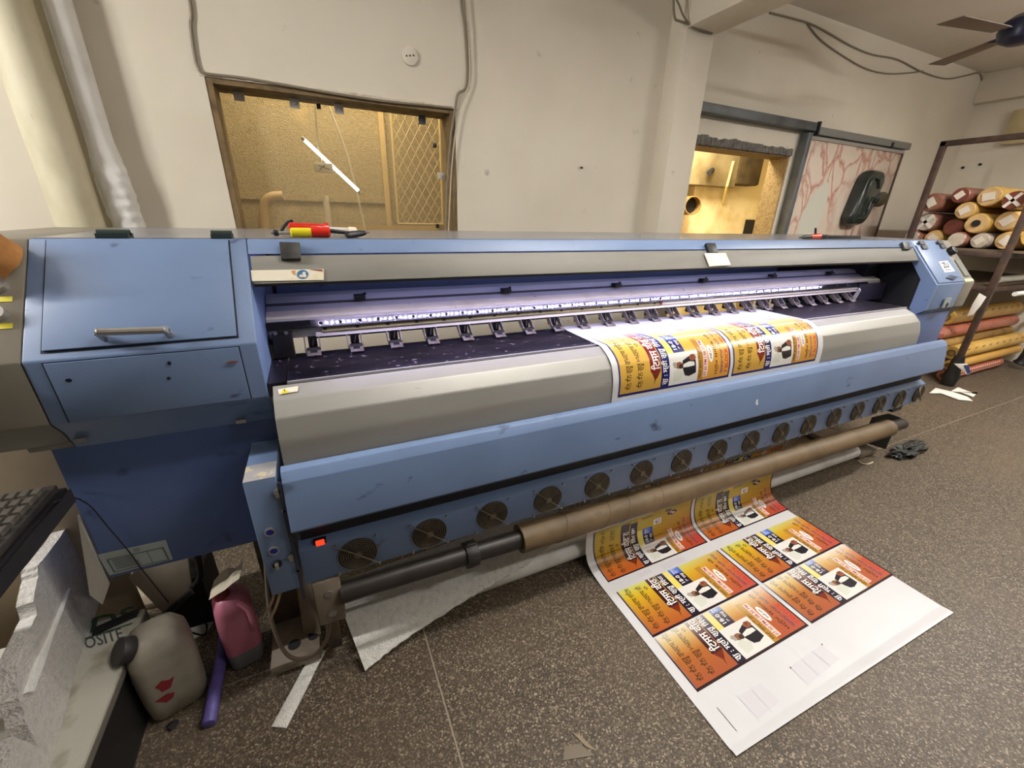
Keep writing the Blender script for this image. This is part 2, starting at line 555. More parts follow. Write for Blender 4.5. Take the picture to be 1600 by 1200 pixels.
# ================================================================== THE ROOM
ZC, YW, XR = 3.06, 2.9, 7.30
XL = -3.3
flo = thing('floor', (2, 0, 0), None, None, kind='structure')
mk('floor_bed', B(XL, 9.6, -3.2, 4.6, -.06, -.012), M('screed', (120, 112, 98), .9), flo)
jm = M('joint_filler', (150, 140, 122), .8)
mk('joint', B(.1875, .1925, -3.2, 4.6, -.012, -.0006), jm, flo)
mk('joint', B(XL, .187, 1.168, 1.172, -.012, -.0006), jm, flo)
mk('joint', B(.193, 9.6, 1.168, 1.172, -.012, -.0006), jm, flo)
for x0, x1 in ((XL, .1875), (.1925, 9.6)):
    for y0, y1 in ((-3.2, 1.168), (1.172, 4.6)):
        mk('slab', B(x0, x1, y0, y1, -.012, 0), terrazzo_m, flo)

bm = bmesh.new()
wx0, wx1, wz0, wz1 = -.357, .94, 1.0, 2.045      # window hole
dx0, dx1, dz1 = 2.84, 4.22, 2.02                 # doorway
T = .2
for a, b, z0, z1 in ((XL, wx0, 0, ZC), (wx0, wx1, 0, wz0), (wx0, wx1, wz1, ZC), (wx1, dx0, 0, ZC), (dx0, dx1, dz1, ZC), (dx1, XR + .2, 0, ZC)):
    box(bm, a, b, YW, YW + T, z0, z1)
mk('wall_back', bm, wall_m, kind='structure', smooth=False)
mk('wall_right', B(XR, XR + .2, -3.2, YW + T, 0, ZC), wall_m, kind='structure')
mk('wall_left', B(XL - .2, XL, -3.2, YW + T, 0, ZC), wall_m, kind='structure')
mk('ceiling', B(XL - .2, XR + 2.3, -3.2, YW + T, ZC, ZC + .1), ceil_m, kind='structure')
mk('trim_1', B(2.57, 2.84, 2.743, YW + .02, 0, ZC), wall_m, kind='structure', bev=.006)           # pillar
mk('trim_2', B(2.57, 2.84, -3.2, 2.742, 2.67, ZC), wall_m, kind='structure', bev=.006)             # beam over the pillar
mk('trim_3', B(XR - .12, XR + .05, -3.2, YW, 2.77, ZC), wall_m, kind='structure', bev=.006)        # beam along right wall

# window: brown reveal, pane with clips
win = thing('window_1', (.29, YW + .1, wz0), None, None, kind='structure')
for nm, a in (('reveal_board', (wx0, wx0 + .03, YW + .004, YW + T, wz0, wz1)), ('reveal_board', (wx1 - .03, wx1, YW + .004, YW + T, wz0, wz1)),
              ('reveal_board', (wx0 + .03, wx1 - .03, YW + .004, YW + T, wz1 - .03, wz1)), ('reveal_board', (wx0 + .03, wx1 - .03, YW + .004, YW + T, wz0, wz0 + .03))):
    mk(nm, B(*a), reveal_m, win)
yg = YW + .13
mk('pane', B(wx0 + .031, wx1 - .031, yg, yg + .006, wz0 + .031, wz1 - .031), glass_m, win)


clipm = M('dull_clip', (206, 200, 188), .35)


def clip(px, py, wd=.05, ht=.05, m=clipm):
    p = atY(px, py, yg - .012)
    b = B(p.x - wd / 2, p.x + wd / 2, yg - .008, yg - .001, p.z - ht / 2, p.z + ht / 2)
    cyl(b, (p.x, yg - .014, p.z), (p.x, yg - .008, p.z), .008, n=10)
    return mk('clip', b, m, win, bev=.001)


for q in ((373, 149), (460, 161), (530, 170)): clip(*q)
clip(660, 187, .045, .05, grey_steel_m)
clip(690, 275, .05, .04)
for q in ((498, 166), (680, 227), (684, 353)): clip(*q, .022, .026, black_m)
bm = bmesh.new()
for st in (((387, 206), (391, 201), (394, 205)), ((398, 205), (400, 198), (402, 204), (405, 199)), ((408, 202), (413, 201), (410, 206), (413, 209), (407, 211)), ((416, 207), (420, 204), (417, 203), (416, 207), (424, 205), (422, 202))):
    tube(bm, [atY(*q, yg - .002) for q in st], .0022, n=5, k=3)
mk('chalk_mark', bm, M('chalk', (222, 206, 160), .8), win)
# broken plaster lip above the window, cement patch over the doorway
bm = bmesh.new()
n = 40
for i in range(n):
    t0, t1 = i / n, (i + 1) / n
    xa, xb = wx0 - .02 + (wx1 - wx0 + .05) * t0, wx0 - .02 + (wx1 - wx0 + .05) * t1
    h = .004 + .007 * random.random()
    box(bm, xa, xb, YW - .003 - .006 * random.random(), YW + .004, wz1 - .006, wz1 + h)
mk('trim_4', bm, M('chipped_plaster', (210, 200, 182), .9, col2=(184, 170, 146), scale=30), kind='structure', bev=.002)
bm = bmesh.new()
n = 36
for i in range(n):
    xa, xb = dx0 + (dx1 - dx0) * i / n, dx0 + (dx1 - dx0) * (i + 1) / n
    h = .05 + .05 * abs(noise.noise(Vector((xa * 3.1, 4, 0)))) + .012 * random.random()
    box(bm, xa, xb, YW - .012 - .01 * random.random(), YW + .004, dz1, dz1 + h)
mk('trim_5', bm, cement_m, kind='structure', bev=.003)
bm = B(dx1 - .012, dx1 + .001, YW + .01, YW + T, 0, dz1)
mk('trim_6', bm, granite_m, kind='structure')
mk('trim_7', B(dx0, dx1 - .012, YW + .005, YW + T, dz1 - .012, dz1 + .001), reveal_m, kind='structure')

# the lit back room seen through the window
bk = thing('wall_beyond', (.3, 3.9, 0), None, None, kind='structure')
mk('burlap_board', B(-1.4, 1.1, 3.85, 3.9, 0, 2.9), burlap_m, bk)
mk('plaster', B(1.1, 2.3, 3.95, 4.0, 0, 2.9), yplain_m, bk)
mk('batten', B(.62, .66, 3.825, 3.85, 0, 2.9), M('pale_batten', (206, 178, 122), .7), bk)
mk('batten', B(-1.4, .62, 3.835, 3.85, 1.5, 1.53), burlap_m, bk)
mk('roof_board', B(-1.5, 2.3, 3.1, 4.0, 2.9, 2.95), ceil_m, bk)
mk('side_board', B(2.25, 2.3, 3.1, 4.0, 0, 2.9), yplain_m, bk)
mk('side_board', B(-1.5, -1.45, 3.1, 4.0, 0, 2.9), burlap_m, bk)
# diamond mesh grille
bm = bmesh.new()
gx0, gx1, gz0, gz1 = .70, 1.08, 1.35, 2.2
st = .07
k = -20
while k < 40:
    for sgn in (1, -1):
        pts = []
        for j in range(0, 31):
            z = gz0 + (gz1 - gz0) * j / 30
            x = gx0 + k * st + sgn * (z - gz0) * .6
            if gx0 <= x <= gx1: pts.append(Vector((x, 3.74 + .004 * sgn, z)))
        if len(pts) > 1: cyl(bm, pts[0], pts[-1], .0035, n=5)
    k += 1
for a, b in (((gx0, gz0), (gx1, gz0)), ((gx0, gz1), (gx1, gz1)), ((gx0, gz0), (gx0, gz1)), ((gx1, gz0), (gx1, gz1))):
    cyl(bm, (a[0], 3.74, a[1]), (b[0], 3.74, b[1]), .009, n=6)
mk('mesh_grille', bm, M('pale_wire', (214, 190, 130), .5), label='pale diamond wire mesh screen behind the right half of the window', cat='screen')
# glowing stand-in for a ceiling tube's reflection, and a junction box behind the pane
YT = 3.3
a, b = atY(476, 219, YT), atY(560, 298, YT)
t = thing('tube_reflection', (a + b) / 2, 'bright thin tube standing in for a ceiling tube reflected in the window pane', 'reflection')
mk('reflected_tube', cyl(bmesh.new(), a, b, .011, n=12), tuberefl_m, t)
d = (b - a).normalized()
mk('end_cap', cyl(bmesh.new(), a - d * .02, a, .012, n=12), silver_m, t)
mk('end_cap', cyl(bmesh.new(), b, b + d * .02, .012, n=12), silver_m, t)
c = atY(506, 262, YT - .02)
t = thing('junction_box', c, 'small white junction box with crossed wires behind the window pane', 'electrical box')
mk('box_body', B(c.x - .055, c.x + .055, YT - .02, YT + .02, c.z - .028, c.z + .028), M('white_box', (232, 224, 202), .5), t, bev=.004)
bm = bmesh.new()
cyl(bm, (c.x - .03, YT - .023, c.z - .018), (c.x + .01, YT - .023, c.z + .018), .0025, n=6)
cyl(bm, (c.x - .03, YT - .023, c.z + .012), (c.x + .035, YT - .023, c.z - .01), .0025, n=6)
mk('wire', bm, cable2_m, t)
for lab, pts, y, r in (('thin pale flex hanging down to the white junction box behind the pane', ((492, 160), (496, 215), (502, 252)), YT, .005),
                       ('long pale cord slanting down behind the window pane', ((514, 166), (540, 235), (555, 290), (566, 340), (573, 372)), 3.5, .007)):
    mk('hanging_cord', tube(bmesh.new(), [atY(*p, y) for p in pts], r), pipewhite_m, label=lab, cat='cable')
bm = tube(bmesh.new(), [atY(*p, 3.6) for p in ((414, 385), (412, 340), (414, 318), (424, 308), (442, 306))], .032, n=14)
mk('bent_pipe', bm, pipebeige_m, label='beige bent pipe elbow behind the lower left of the window', cat='pipe')
p = atY(510, 306, 3.5)
bm = tube(bmesh.new(), [atY(*q, 3.5) for q in ((509, 305), (511, 330), (514, 380))], [.018, .024, .028], n=12, k=1)
mk('upright_pipe', bm, pipewhite_m, label='short white upright pipe behind the middle of the window', cat='pipe')
mk('spare_glass', B(*[v for v in (atY(516, 352, 3.7).x, atY(684, 352, 3.7).x)], 3.7, 3.71, 1.0, atY(600, 352, 3.7).z), M('amber_panel', (196, 166, 104), .4), label='amber flat panel standing low behind the window', cat='panel')

# lobby behind the doorway
lb = thing('wall_lobby', (3.7, 4.3, 0), None, None, kind='structure')
YLB = 4.6
mk('lower_wall', B(2.3, 4.75, YLB, YLB + .05, 0, 1.86), yellow_wall_m, lb)
mk('beam', B(2.3, 5.3, YLB - .28, YLB, 1.86, 2.6), M('dusty_concrete', (164, 150, 118), .85, col2=(132, 116, 82), scale=3, lo=.4, hi=.6), lb, bev=.01)
mk('white_wall', B(4.75, 6.6, YLB - .12, YLB, 0, 2.6), yplain_m, lb)
mk('corbel', B(5.3, 5.75, YLB - .3, YLB, 1.9, 2.6), M('dark_concrete', (84, 70, 44), .9, col2=(58, 46, 28), scale=7), lb, bev=.03)
mk('roof_board', B(2.3, 6.7, 3.1, YLB + .05, 2.9, 2.95), ceil_m, lb)
mk('side_board', B(6.6, 6.65, 3.1, YLB, 0, 2.9), yplain_m, lb)
mk('side_board', B(2.3, 2.34, 3.1, YLB, 0, 2.9), yplain_m, lb)
c = atY(1170, 358, YLB - .13)
mk('wall_socket', B(c.x - .1, c.x + .1, YLB - .14, YLB - .12, c.z - .13, c.z + .13), dark_m, lb)
bm = tube(bmesh.new(), [atY(1146, 252, YLB - .3), atY(1136, 290, YLB - .3), atY(1127, 328, YLB - .06), atY(1122, 380, YLB - .06)], .016, k=1)
mk('conduit', bm, M('pale_conduit', (240, 214, 140), .5), lb)
c = atY(1083, 321, YLB - .45)
bm = pipe(bmesh.new(), c, c + Vector((.12, .42, 0)), .11, .098)
mk('pipe_mouth', cyl(bmesh.new(), c + Vector((.03, .1, 0)), c + Vector((.034, .11, 0)), .097), dark_m, lb)
mk('drain_pipe', bm, M('pipe_wall', (132, 104, 60), .6), lb)
mk('pipe_stub', cyl(bmesh.new(), atY(1108, 270, YLB - .36), atY(1113, 266, YLB - .28), .03), dark_m, lb)

# sliding marble door
dp = thing('door_1', (5.1, YW - .06, 0), None, None, kind='structure')
mk('door_leaf', B(4.33, 5.93, YW - .07, YW - .03, .05, 2.16), marble_m, dp, bev=.004)
mk('edge_frame', B(4.27, 4.33, YW - .09, YW - .02, .05, 2.21), grey_steel_m, dp, bev=.004)
mk('edge_frame', B(5.93, 5.955, YW - .08, YW - .03, .05, 2.16), M('dark_edge', (84, 72, 62), .6), dp)
mk('joint_strip', B(5.45, 5.456, YW - .0715, YW - .069, .1, 2.15), M('seam', (160, 130, 116), .6), dp)
mk('top_rail', B(4.29, 5.955, YW - .08, YW - .02, 2.16, 2.19), M('silver_grey', (150, 146, 138), .5), dp)
tr = thing('sliding_door_track', (4.5, YW - .05, 2.2), 'long grey steel track above the marble sliding door', 'track')
mk('rail', B(2.845, 4.36, YW - .09, YW - .001, 2.225, 2.292), grey_steel_m, tr, bev=.004)
mk('rail', B(4.37, 6.0, YW - .10, YW - .001, 2.20, 2.262), M('grey_paint_light', (120, 120, 116), .5), tr, bev=.004)
mk('hanger', B(4.36, 4.38, YW - .11, YW - .08, 2.19, 2.30), black_m, tr)
mk('hanger', B(5.62, 5.65, YW - .11, YW - .095, 2.19, 2.24), black_m, tr)
# white patch and exhaust blower on the door
bm = bmesh.new()
c = atY(1270, 335, YW - .071)
rim = []
for i in range(26):
    a = 2 * PI * i / 26
    r = 1 + .25 * noise.noise(Vector((math.cos(a), math.sin(a), 3)))
    rim.append(bm.verts.new((c.x + .17 * r * math.cos(a) + .05 * math.sin(a), YW - .0715, c.z + .3 * r * math.sin(a))))
bm.faces.new(rim)
mk('pale_patch', bm, M('pale_filler', (198, 196, 182), .7), dp)
ex0 = atY(1346, 310, YW - .12)
ex = thing('exhaust_blower', (ex0.x, YW - .07, ex0.z), 'dark green-grey blower casing with side motor fixed on the marble door', 'blower')
rg = []
for y, s in ((YW - .07, .9), (YW - .10, 1.0), (YW - .15, 1.0), (YW - .185, .93), (YW - .2, .8)):
    rg.append([(ex0.x + s * px + .05 * (pz / .25), y, ex0.z + s * pz) for px, pz in rrect(.31, .53, .10, 5)])
mk('casing', rings_mesh(bmesh.new(), rg), exh_m, ex)
bm = tube(bmesh.new(), [(ex0.x - .12, YW - .202, ex0.z - .16), (ex0.x - .09, YW - .205, ex0.z + .14), (ex0.x + .02, YW - .205, ex0.z + .18), (ex0.x + .10, YW - .2, ex0.z + .10)], .012)
tube(bm, [(ex0.x - .12, YW - .2, ex0.z - .2), (ex0.x + .01, YW - .205, ex0.z - .17), (ex0.x + .04, YW - .205, ex0.z), (ex0.x + .10, YW - .2, ex0.z - .04)], .010)
mk('casing_rib', bm, exh_m, ex)
bm = cyl(bmesh.new(), (ex0.x + .12, YW - .14, ex0.z), (ex0.x + .34, YW - .14, ex0.z + .01), .068)
mk('motor', bm, exh_m, ex, bev=.012)
bm = bmesh.new()
for k in range(5): cyl(bm, (ex0.x + .175 + .03 * k, YW - .14, ex0.z), (ex0.x + .187 + .03 * k, YW - .14, ex0.z), .073)
mk('motor_winding', bm, M('wire_winding', (96, 84, 62), .6), ex)
for dz in (.15, -.15):
    mk('bracket', B(ex0.x + .13, ex0.x + .25, YW - .11, YW - .095, ex0.z + dz - .01, ex0.z + dz + .01), black_m, ex)
# cables and plate on the walls
Y0 = YW - .008


def wallcable(lab, pts, r=.006, y=Y0, m=cable_m):
    if pts[0][1] < 0: pts = (Vector((atY(*pts[0], y).x, y, ZC - .004)),) + tuple(pts)
    return mk('wall_cable', tube(bmesh.new(), [p if isinstance(p, Vector) else atY(*p, y) for p in pts], r), m, label=lab, cat='cable')


wallcable('grey cable running down the wall then along the top edge of the window', ((294, -14), (298, 40), (304, 85), (310, 106), (322, 115), (380, 122), (450, 134), (520, 146), (600, 158), (670, 165), (706, 169)), .007)
wallcable('dark grey cable dropping to the right upper corner of the window', ((720, -14), (726, 40), (730, 100), (728, 136), (716, 146), (712, 165), (704, 215), (698, 300), (696, 380)), .007)
wallcable('thin pale cable beside the dark one, right of the window', ((728, -14), (733, 60), (734, 125), (726, 150), (716, 180), (706, 260), (700, 380)), .005, Y0 - .012, M('pale_cable', (182, 172, 150), .6))
wallcable('dark cable bending around the head of the pillar', ((1053, -14), (1054, 26), (1062, 33), (1078, 38), (1094, 47), (1112, 52)), .008, 2.732)
wallcable('thin loose cable crossing the beam above the pillar', ((1056, -14), (1062, 10), (1070, 28), (1085, 44), (1114, 50)), .006, 2.72)
wallcable('long dark cable following the ceiling edge above the marble door', ((1203, 20), (1235, 28), (1268, 38), (1300, 55), (1330, 72), (1362, 85), (1402, 93), (1440, 112), (1478, 123), (1510, 118), (1529, 114), (1534, 125), (1531, 150), (1530, 164)), .007)
wallcable('slack loop of cable sagging below the ceiling edge cable', ((1262, 38), (1282, 62), (1312, 84), (1350, 106), (1385, 115), (1420, 114), (1442, 111)), .006)
wallcable('thin cable hanging down the wall above the stacked rolls', ((1530, 164), (1526, 200), (1521, 250), (1515, 308)), .006)
c = atY(640, 88, YW)
t = thing('ceiling_rose_plate', (c.x, YW, c.z), 'round white cover plate with three holes, above the window', 'plate')
mk('plate', cyl(bmesh.new(), (c.x, YW - .012, c.z), (c.x, YW - .001, c.z), .046, n=32), wall_m, t, bev=.003)
for dx in (-.02, 0, .02):
    mk('screw_hole', cyl(bmesh.new(), (c.x + dx, YW - .0135, c.z + dx * .2), (c.x + dx, YW - .0115, c.z + dx * .2), .0045, n=10), dark_m, t)
c = atY(908, 262, YW)
mk('wall_peg', cyl(bmesh.new(), (c.x - .014, YW - .02, c.z), (c.x + .012, YW + .001, c.z), .006, n=8), dark_m, label='small dark peg in the bare wall left of the pillar', cat='peg')

# ceiling fan (at rest) and electrical box on the right wall
fc = atZ(1597, 47, 2.62)
t = thing('ceiling_fan', fc, 'dark ceiling fan with brown blades at the upper right', 'fan')
bm = bmesh.new()
prof = [(.02, .09), (.06, .08), (.1, .05), (.115, .0), (.1, -.05), (.05, -.075)]
rings_mesh(bm, [[(fc.x + r * math.cos(2 * PI * i / 28), fc.y + r * math.sin(2 * PI * i / 28), fc.z + z) for i in range(28)] for r, z in prof])
mk('motor', bm, fanblue_m, t)
mk('rod', cyl(bmesh.new(), fc + Vector((0, 0, .08)), (fc.x, fc.y, ZC), .013), fanblue_m, t)
mk('canopy', cyl(bmesh.new(), (fc.x, fc.y, ZC - .07), (fc.x, fc.y, ZC), .035, .06), fanblue_m, t)
for tgt in ((1478, 34), (1480, 97)):
    p = atZ(*tgt, 2.6)
    d = (p - fc); d.z = 0; d.normalize(); s = Vector((-d.y, d.x, 0))
    pts = [fc + d * .17 + s * .05, fc + d * .6 + s * .075, fc + d * .62 - s * .06, fc + d * .17 - s * .05]
    mk('blade', slab(bmesh.new(), [q + Vector((0, 0, -.01)) for q in pts], (0, 0, 1), .006), fanblade_m, t, bev=.002)
    mk('blade_arm', slab(bmesh.new(), [fc + d * .09 + s * .02, fc + d * .22 + s * .03, fc + d * .22 - s * .03, fc + d * .09 - s * .02], (0, 0, 1), .008), fanblue_m, t)
d = -((atZ(1478, 34, 2.6) - fc).normalized() + (atZ(1480, 97, 2.6) - fc).normalized()); d.z = 0; d.normalize(); s = Vector((-d.y, d.x, 0))
mk('blade', slab(bmesh.new(), [fc + d * .17 + s * .05, fc + d * .6 + s * .075, fc + d * .62 - s * .06, fc + d * .17 - s * .05], (0, 0, 1), .006), fanblade_m, t, bev=.002)
a, b = atX(1584, 172, XR - .1), atX(1566, 226, XR - .1)
t = thing('electrical_box', (XR, a.y - .3, b.z), 'beige electrical box on the right wall above the rolls', 'electrical box')
mk('box_body', B(XR - .1, XR - .001, a.y - .62, a.y, b.z, a.z), elec_m, t, bev=.008)
mk('cable_gland', B(XR - .11, XR - .04, a.y - .55, a.y - .3, b.z - .05, b.z + .03), dark_m, t)
for q, lab in (((1505, 262), 'dark screw plug in the right wall, left of the cable'), ((1532, 257), 'dark screw plug in the right wall, right of the cable')):
    c = atX(*q, XR)
    mk('wall_plug', cyl(bmesh.new(), (XR - .02, c.y, c.z), (XR, c.y, c.z), .014, n=8), dark_m, label=lab, cat='plug')

# standing rolls against the back wall, left
t = thing('standing_roll', (-.965, 2.74, 0), 'thick cream vinyl roll standing upright against the back wall', 'roll')
bm = bmesh.new()
rings_mesh(bm, [[(-.965 + (.088 - .006 * max(0, z - 1.4) + .004 * noise.noise(Vector((z * 3, i * .6, 0)))) * math.cos(2 * PI * i / 28), 2.76 + .088 * math.sin(2 * PI * i / 28), z) for i in range(28)] for z in [j * .1 for j in range(0, 27)]])
mk('vinyl', bm, cream_roll_m, t)
mk('core', pipe(bmesh.new(), (-.96, 2.76, 2.6), (-.96, 2.76, 2.66), .045, .035), kraft_m, t)
t = thing('standing_roll', (-.84, 2.83, 0), 'slim white wrapped roll standing right of the cream roll', 'roll')
bm = bmesh.new()
R = []
for j in range(0, 176):
    z = j * .015
    lo_ = max(0, min(1, (1.72 - z) / .15))
    ring = []
    for i in range(32):
        a = 2 * PI * i / 32
        f = noise.noise(Vector((z * 16 + 2.5 * math.sin(a), a * 1.1, 2))) * .6 + noise.noise(Vector((z * 38, a * 1.7, 7))) * .4
        r = .050 + lo_ * (.006 + .016 * f)
        ring.append((-.822 + r * math.cos(a) * (1 + .15 * lo_) + (.035 * max(0, 1.75 - z)), 2.836 + min(r, .06) * math.sin(a), z))
    R.append(ring)
rings_mesh(bm, R)
mk('wrap', bm, white_roll_m, t, angle=.9)

# ================================================================== THE PRINTER
XA, XB = -.155, 3.33          # inner faces of the two cabinets
PR = thing('large_format_printer', (1.6, 1.6, 0), 'very long blue large format printer with grey covers and a row of round fans', 'printer')
A_, B_, C_, D_, E_ = (1.396, 1.36), (1.19, 1.122), (1.197, .97), (1.228, .932), (1.25, .88)
cabprof = [A_, B_, C_, D_, E_, (2.08, .88), (2.08, 1.36)]


def slantpt(x, f, off=0.):
    """point on the sloping cabinet front, f = 0 at the top edge, 1 at the bend"""
    n = Vector((0, -(A_[1] - B_[1]), (A_[0] - B_[0]))).normalized()
    return Vector((x, A_[0] + (B_[0] - A_[0]) * f, A_[1] + (B_[1] - A_[1]) * f)) + n * off


SN = Vector((0, -(A_[1] - B_[1]), (A_[0] - B_[0]))).normalized()


def slant_panel(bm, x0, x1, f0, f1, off, t=.004):
    pts = [slantpt(x0, f0, off), slantpt(x1, f0, off), slantpt(x1, f1, off), slantpt(x0, f1, off)]
    return slab(bm, pts, SN, t)


def onslant(px, py):
    return atP(px, py, slantpt(0, 0), SN)


# left cabinet
lc = mk('cabinet', prism(bmesh.new(), cabprof, -.59, XA), blue_m, PR, bev=.004)
gap_m = M('dark_seam', (20, 26, 44), .7)
mk('lid_gap', slant_panel(bmesh.new(), -.5595, -.1925, .012, .944, .0009, .0007), gap_m, lc)
mk('panel_gap', prism(bmesh.new(), [(B_[0] - .0012, B_[1] - .004), (C_[0] - .0012, C_[1] + .001), (C_[0] + .001, C_[1] + .001), (B_[0] + .001, B_[1] - .004)], -.5588, -.1932), gap_m, lc)
lid = mk('lid', slant_panel(bmesh.new(), -.556, -.196, .02, .93, .006, .0055), blue_m, lc, bev=.0015)
bm = prism(bmesh.new(), [(B_[0] - .004, B_[1] - .006), (C_[0] - .004, C_[1] + .002), (C_[0] + .001, C_[1] + .002), (B_[0] + .001, B_[1] - .006)], -.556, -.196)
mk('lower_panel', bm, blue_m, lc, bev=.001)
h0, h1 = onslant(166, 530), onslant(268, 526)
hn = SN * .035
bm = tube(bmesh.new(), [h0, h0 + hn, h0 + hn + (h1 - h0) * .04, h0 + hn + (h1 - h0) * .96, h1 + hn, h1], .0085, n=10, k=3)
mk('handle', bm, silver_m, lc)
for px in (176, 345):
    p = ray(px, 358); p = p * (1.43 / p.y)
    q = .032 if px < 200 else .024
    b = B(p.x - q, p.x + q, 1.41, 1.45, 1.36, 1.372)
    cyl(b, (p.x - q, 1.43, 1.373), (p.x + q, 1.43, 1.373), .008, n=10)
    mk('hinge', b, M('dark_green_hinge', (38, 52, 48), .5), lc)
for px, py in ((127, 686), (377, 657)):
    p = atY(px, py, 1.236)
    mk('latch_plate', B(p.x - .012, p.x + .012, 1.228, 1.236, p.z - .005, p.z + .005), silver_m, lc)
bm = bmesh.new()
for px, py, r in ((108, 594, .006), (265, 567, .004), (264, 591, .004), (388, 638, .003), (225, 668, .003), (246, 670, .0025), (258, 666, .0025), (280, 665, .0025), (297, 663, .0025), (318, 660, .003)):
    p = atY(px, py, 1.188); p.y = B_[0] + (C_[0] - B_[0]) * (B_[1] - p.z) / (B_[1] - C_[1]) - .0062
    if p.z < .968: p = atY(px, py, 1.20); p.y = 1.1925 if p.z > .97 else 1.2 + (.97 - p.z)
    disc(bm, p, (0, -1, 0), r, 7, .8 + .5 * random.random())
mk('paint_chip', bm, M('bare_chips', (16, 20, 40), .6), lc, kind='stuff')
p = atY(362, 566, 1.183)
bm = bmesh.new()
slab(bm, [(p.x - .016, 1.1845, p.z - .003), (p.x - .004, 1.1845, p.z + .003), (p.x + .014, 1.1845, p.z + .001), (p.x + .012, 1.1845, p.z - .003)], (0, -1, 0), .0012)
mk('rust_mark', bm, M('rust_scratch', (128, 84, 66), .7), lc)

# grey end cap with stop buttons
capprof = [A_, B_, C_, (1.222, .93), (1.24, .90), (2.08, .90), (2.08, 1.36)]
ec = mk('end_cap', prism(bmesh.new(), capprof, -.80, -.592), grey_m, PR, bev=.004)
mk('end_cap_step', prism(bmesh.new(), [(1.235, .945), (1.25, .885), (2.05, .885), (2.05, .945)], -.672, -.592), grey_m, ec)
for (bx, by), (lx, ly) in (((-2, 448), (8, 468)), ((-4, 493), (8, 510))):
    p, q = onslant(bx, by), onslant(lx, ly)
    bm = pipe(bmesh.new(), p, p + SN * .016, .018, .012)
    mk('stop_button_ring', bm, silver_m, ec)
    mk('stop_button', cyl(bmesh.new(), p, p + SN * .012, .0118), M('pale_blue_button', (170, 190, 226), .3), ec)
    f = (A_[0] - q.y) / (A_[0] - B_[0])
    mk('button_label', slant_panel(bmesh.new(), q.x - .05, q.x + .012, f - .02, f + .02, .0014, .001), ylabel_m, ec)

# base and legs
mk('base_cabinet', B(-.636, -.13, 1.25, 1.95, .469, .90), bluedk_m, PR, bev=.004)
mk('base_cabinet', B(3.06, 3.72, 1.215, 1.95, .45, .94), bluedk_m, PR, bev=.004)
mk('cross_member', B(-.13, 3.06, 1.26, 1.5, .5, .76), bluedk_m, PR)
# sticker on the base
s0 = [atY(*q, 1.2485) for q in ((152, 867), (259, 844), (270, 874), (171, 899))]
st_ = mk('base_sticker', slab(bmesh.new(), s0, (0, -1, 0), .001), M('dull_sticker', (150, 158, 154), .6), PR)
bm = bmesh.new()
u, v = s0[1] - s0[0], s0[3] - s0[0]


def stq(a, b): return s0[0] + u * a + v * b + Vector((0, -.0008, 0))


for a0, a1, b0, b1 in ((.08, .92, .28, .31), (.08, .92, .88, .91), (.08, .1, .28, .91), (.90, .92, .28, .91), (.66, .67, .28, .91)):
    bm.faces.new([bm.verts.new(stq(*q)) for q in ((a0, b0), (a1, b0), (a1, b1), (a0, b1))])
for i in range(6):
    bm.faces.new([bm.verts.new(stq(*q)) for q in ((.14, .36 + .08 * i), (.36 + .2 * random.random(), .36 + .08 * i), (.5, .39 + .08 * i), (.14, .39 + .08 * i))])
put_words(bm, 'CE', stq(.5, .2), u * .08, -v * .14)
mk('sticker_print', bm, M('sticker_ink', (74, 80, 80), .6), st_)

# right cabinet
RX0, RX1, RX2 = XB, 3.685, 3.82
rc = mk('cabinet', prism(bmesh.new(), cabprof, RX0 + .03, RX1), blue_m, PR, bev=.004)
RX1_ = RX1
cut = [(1.348, 1.239), (1.27, 1.142), (1.275, .961), (1.243, .94)]
bm = bmesh.new()
chev = [A_, B_, C_, (1.243, .93), (1.275, .961), (1.27, 1.142), (1.42, 1.33)]
a = [bm.verts.new((RX0, y, z)) for y, z in chev]; b = [bm.verts.new((RX0 + .03, y, z)) for y, z in chev]
for i in range(len(chev)): bm.faces.new((a[i], b[i], b[(i + 1) % len(chev)], a[(i + 1) % len(chev)]))
for q in ((0, 1, 5, 6), (1, 2, 3, 4, 5)):
    bm.faces.new([a[i] for i in q]); bm.faces.new([b[i] for i in q][::-1])
mk('side_plate', bm, blue_m, rc)
mk('interior_shade', prism(bmesh.new(), [(1.285, .94), (1.285, 1.14), (1.43, 1.33), (2.05, 1.33), (2.05, .94)], RX0 + .026, RX0 + .0299), dark_m, rc)  # dark sheet painting the shade of the open cabinet interior
mk('lid', slant_panel(bmesh.new(), RX0 + .025, RX1 - .006, .12, .97, .006, .0055), blue_m, rc, bev=.0015)
for px, py in ((1439, 384), (1468, 383)):
    p = onslant(px, py)
    f = (A_[0] - p.y) / (A_[0] - B_[0])
    b = slant_panel(bmesh.new(), p.x - .03, p.x + .03, f - .08, f + .0, .014, .008)
    slant_panel(b, p.x - .03, p.x + .03, f + .02, f + .1, .014, .008)
    mk('hinge', b, M('dark_hinge_metal', (52, 54, 56), .45), rc)
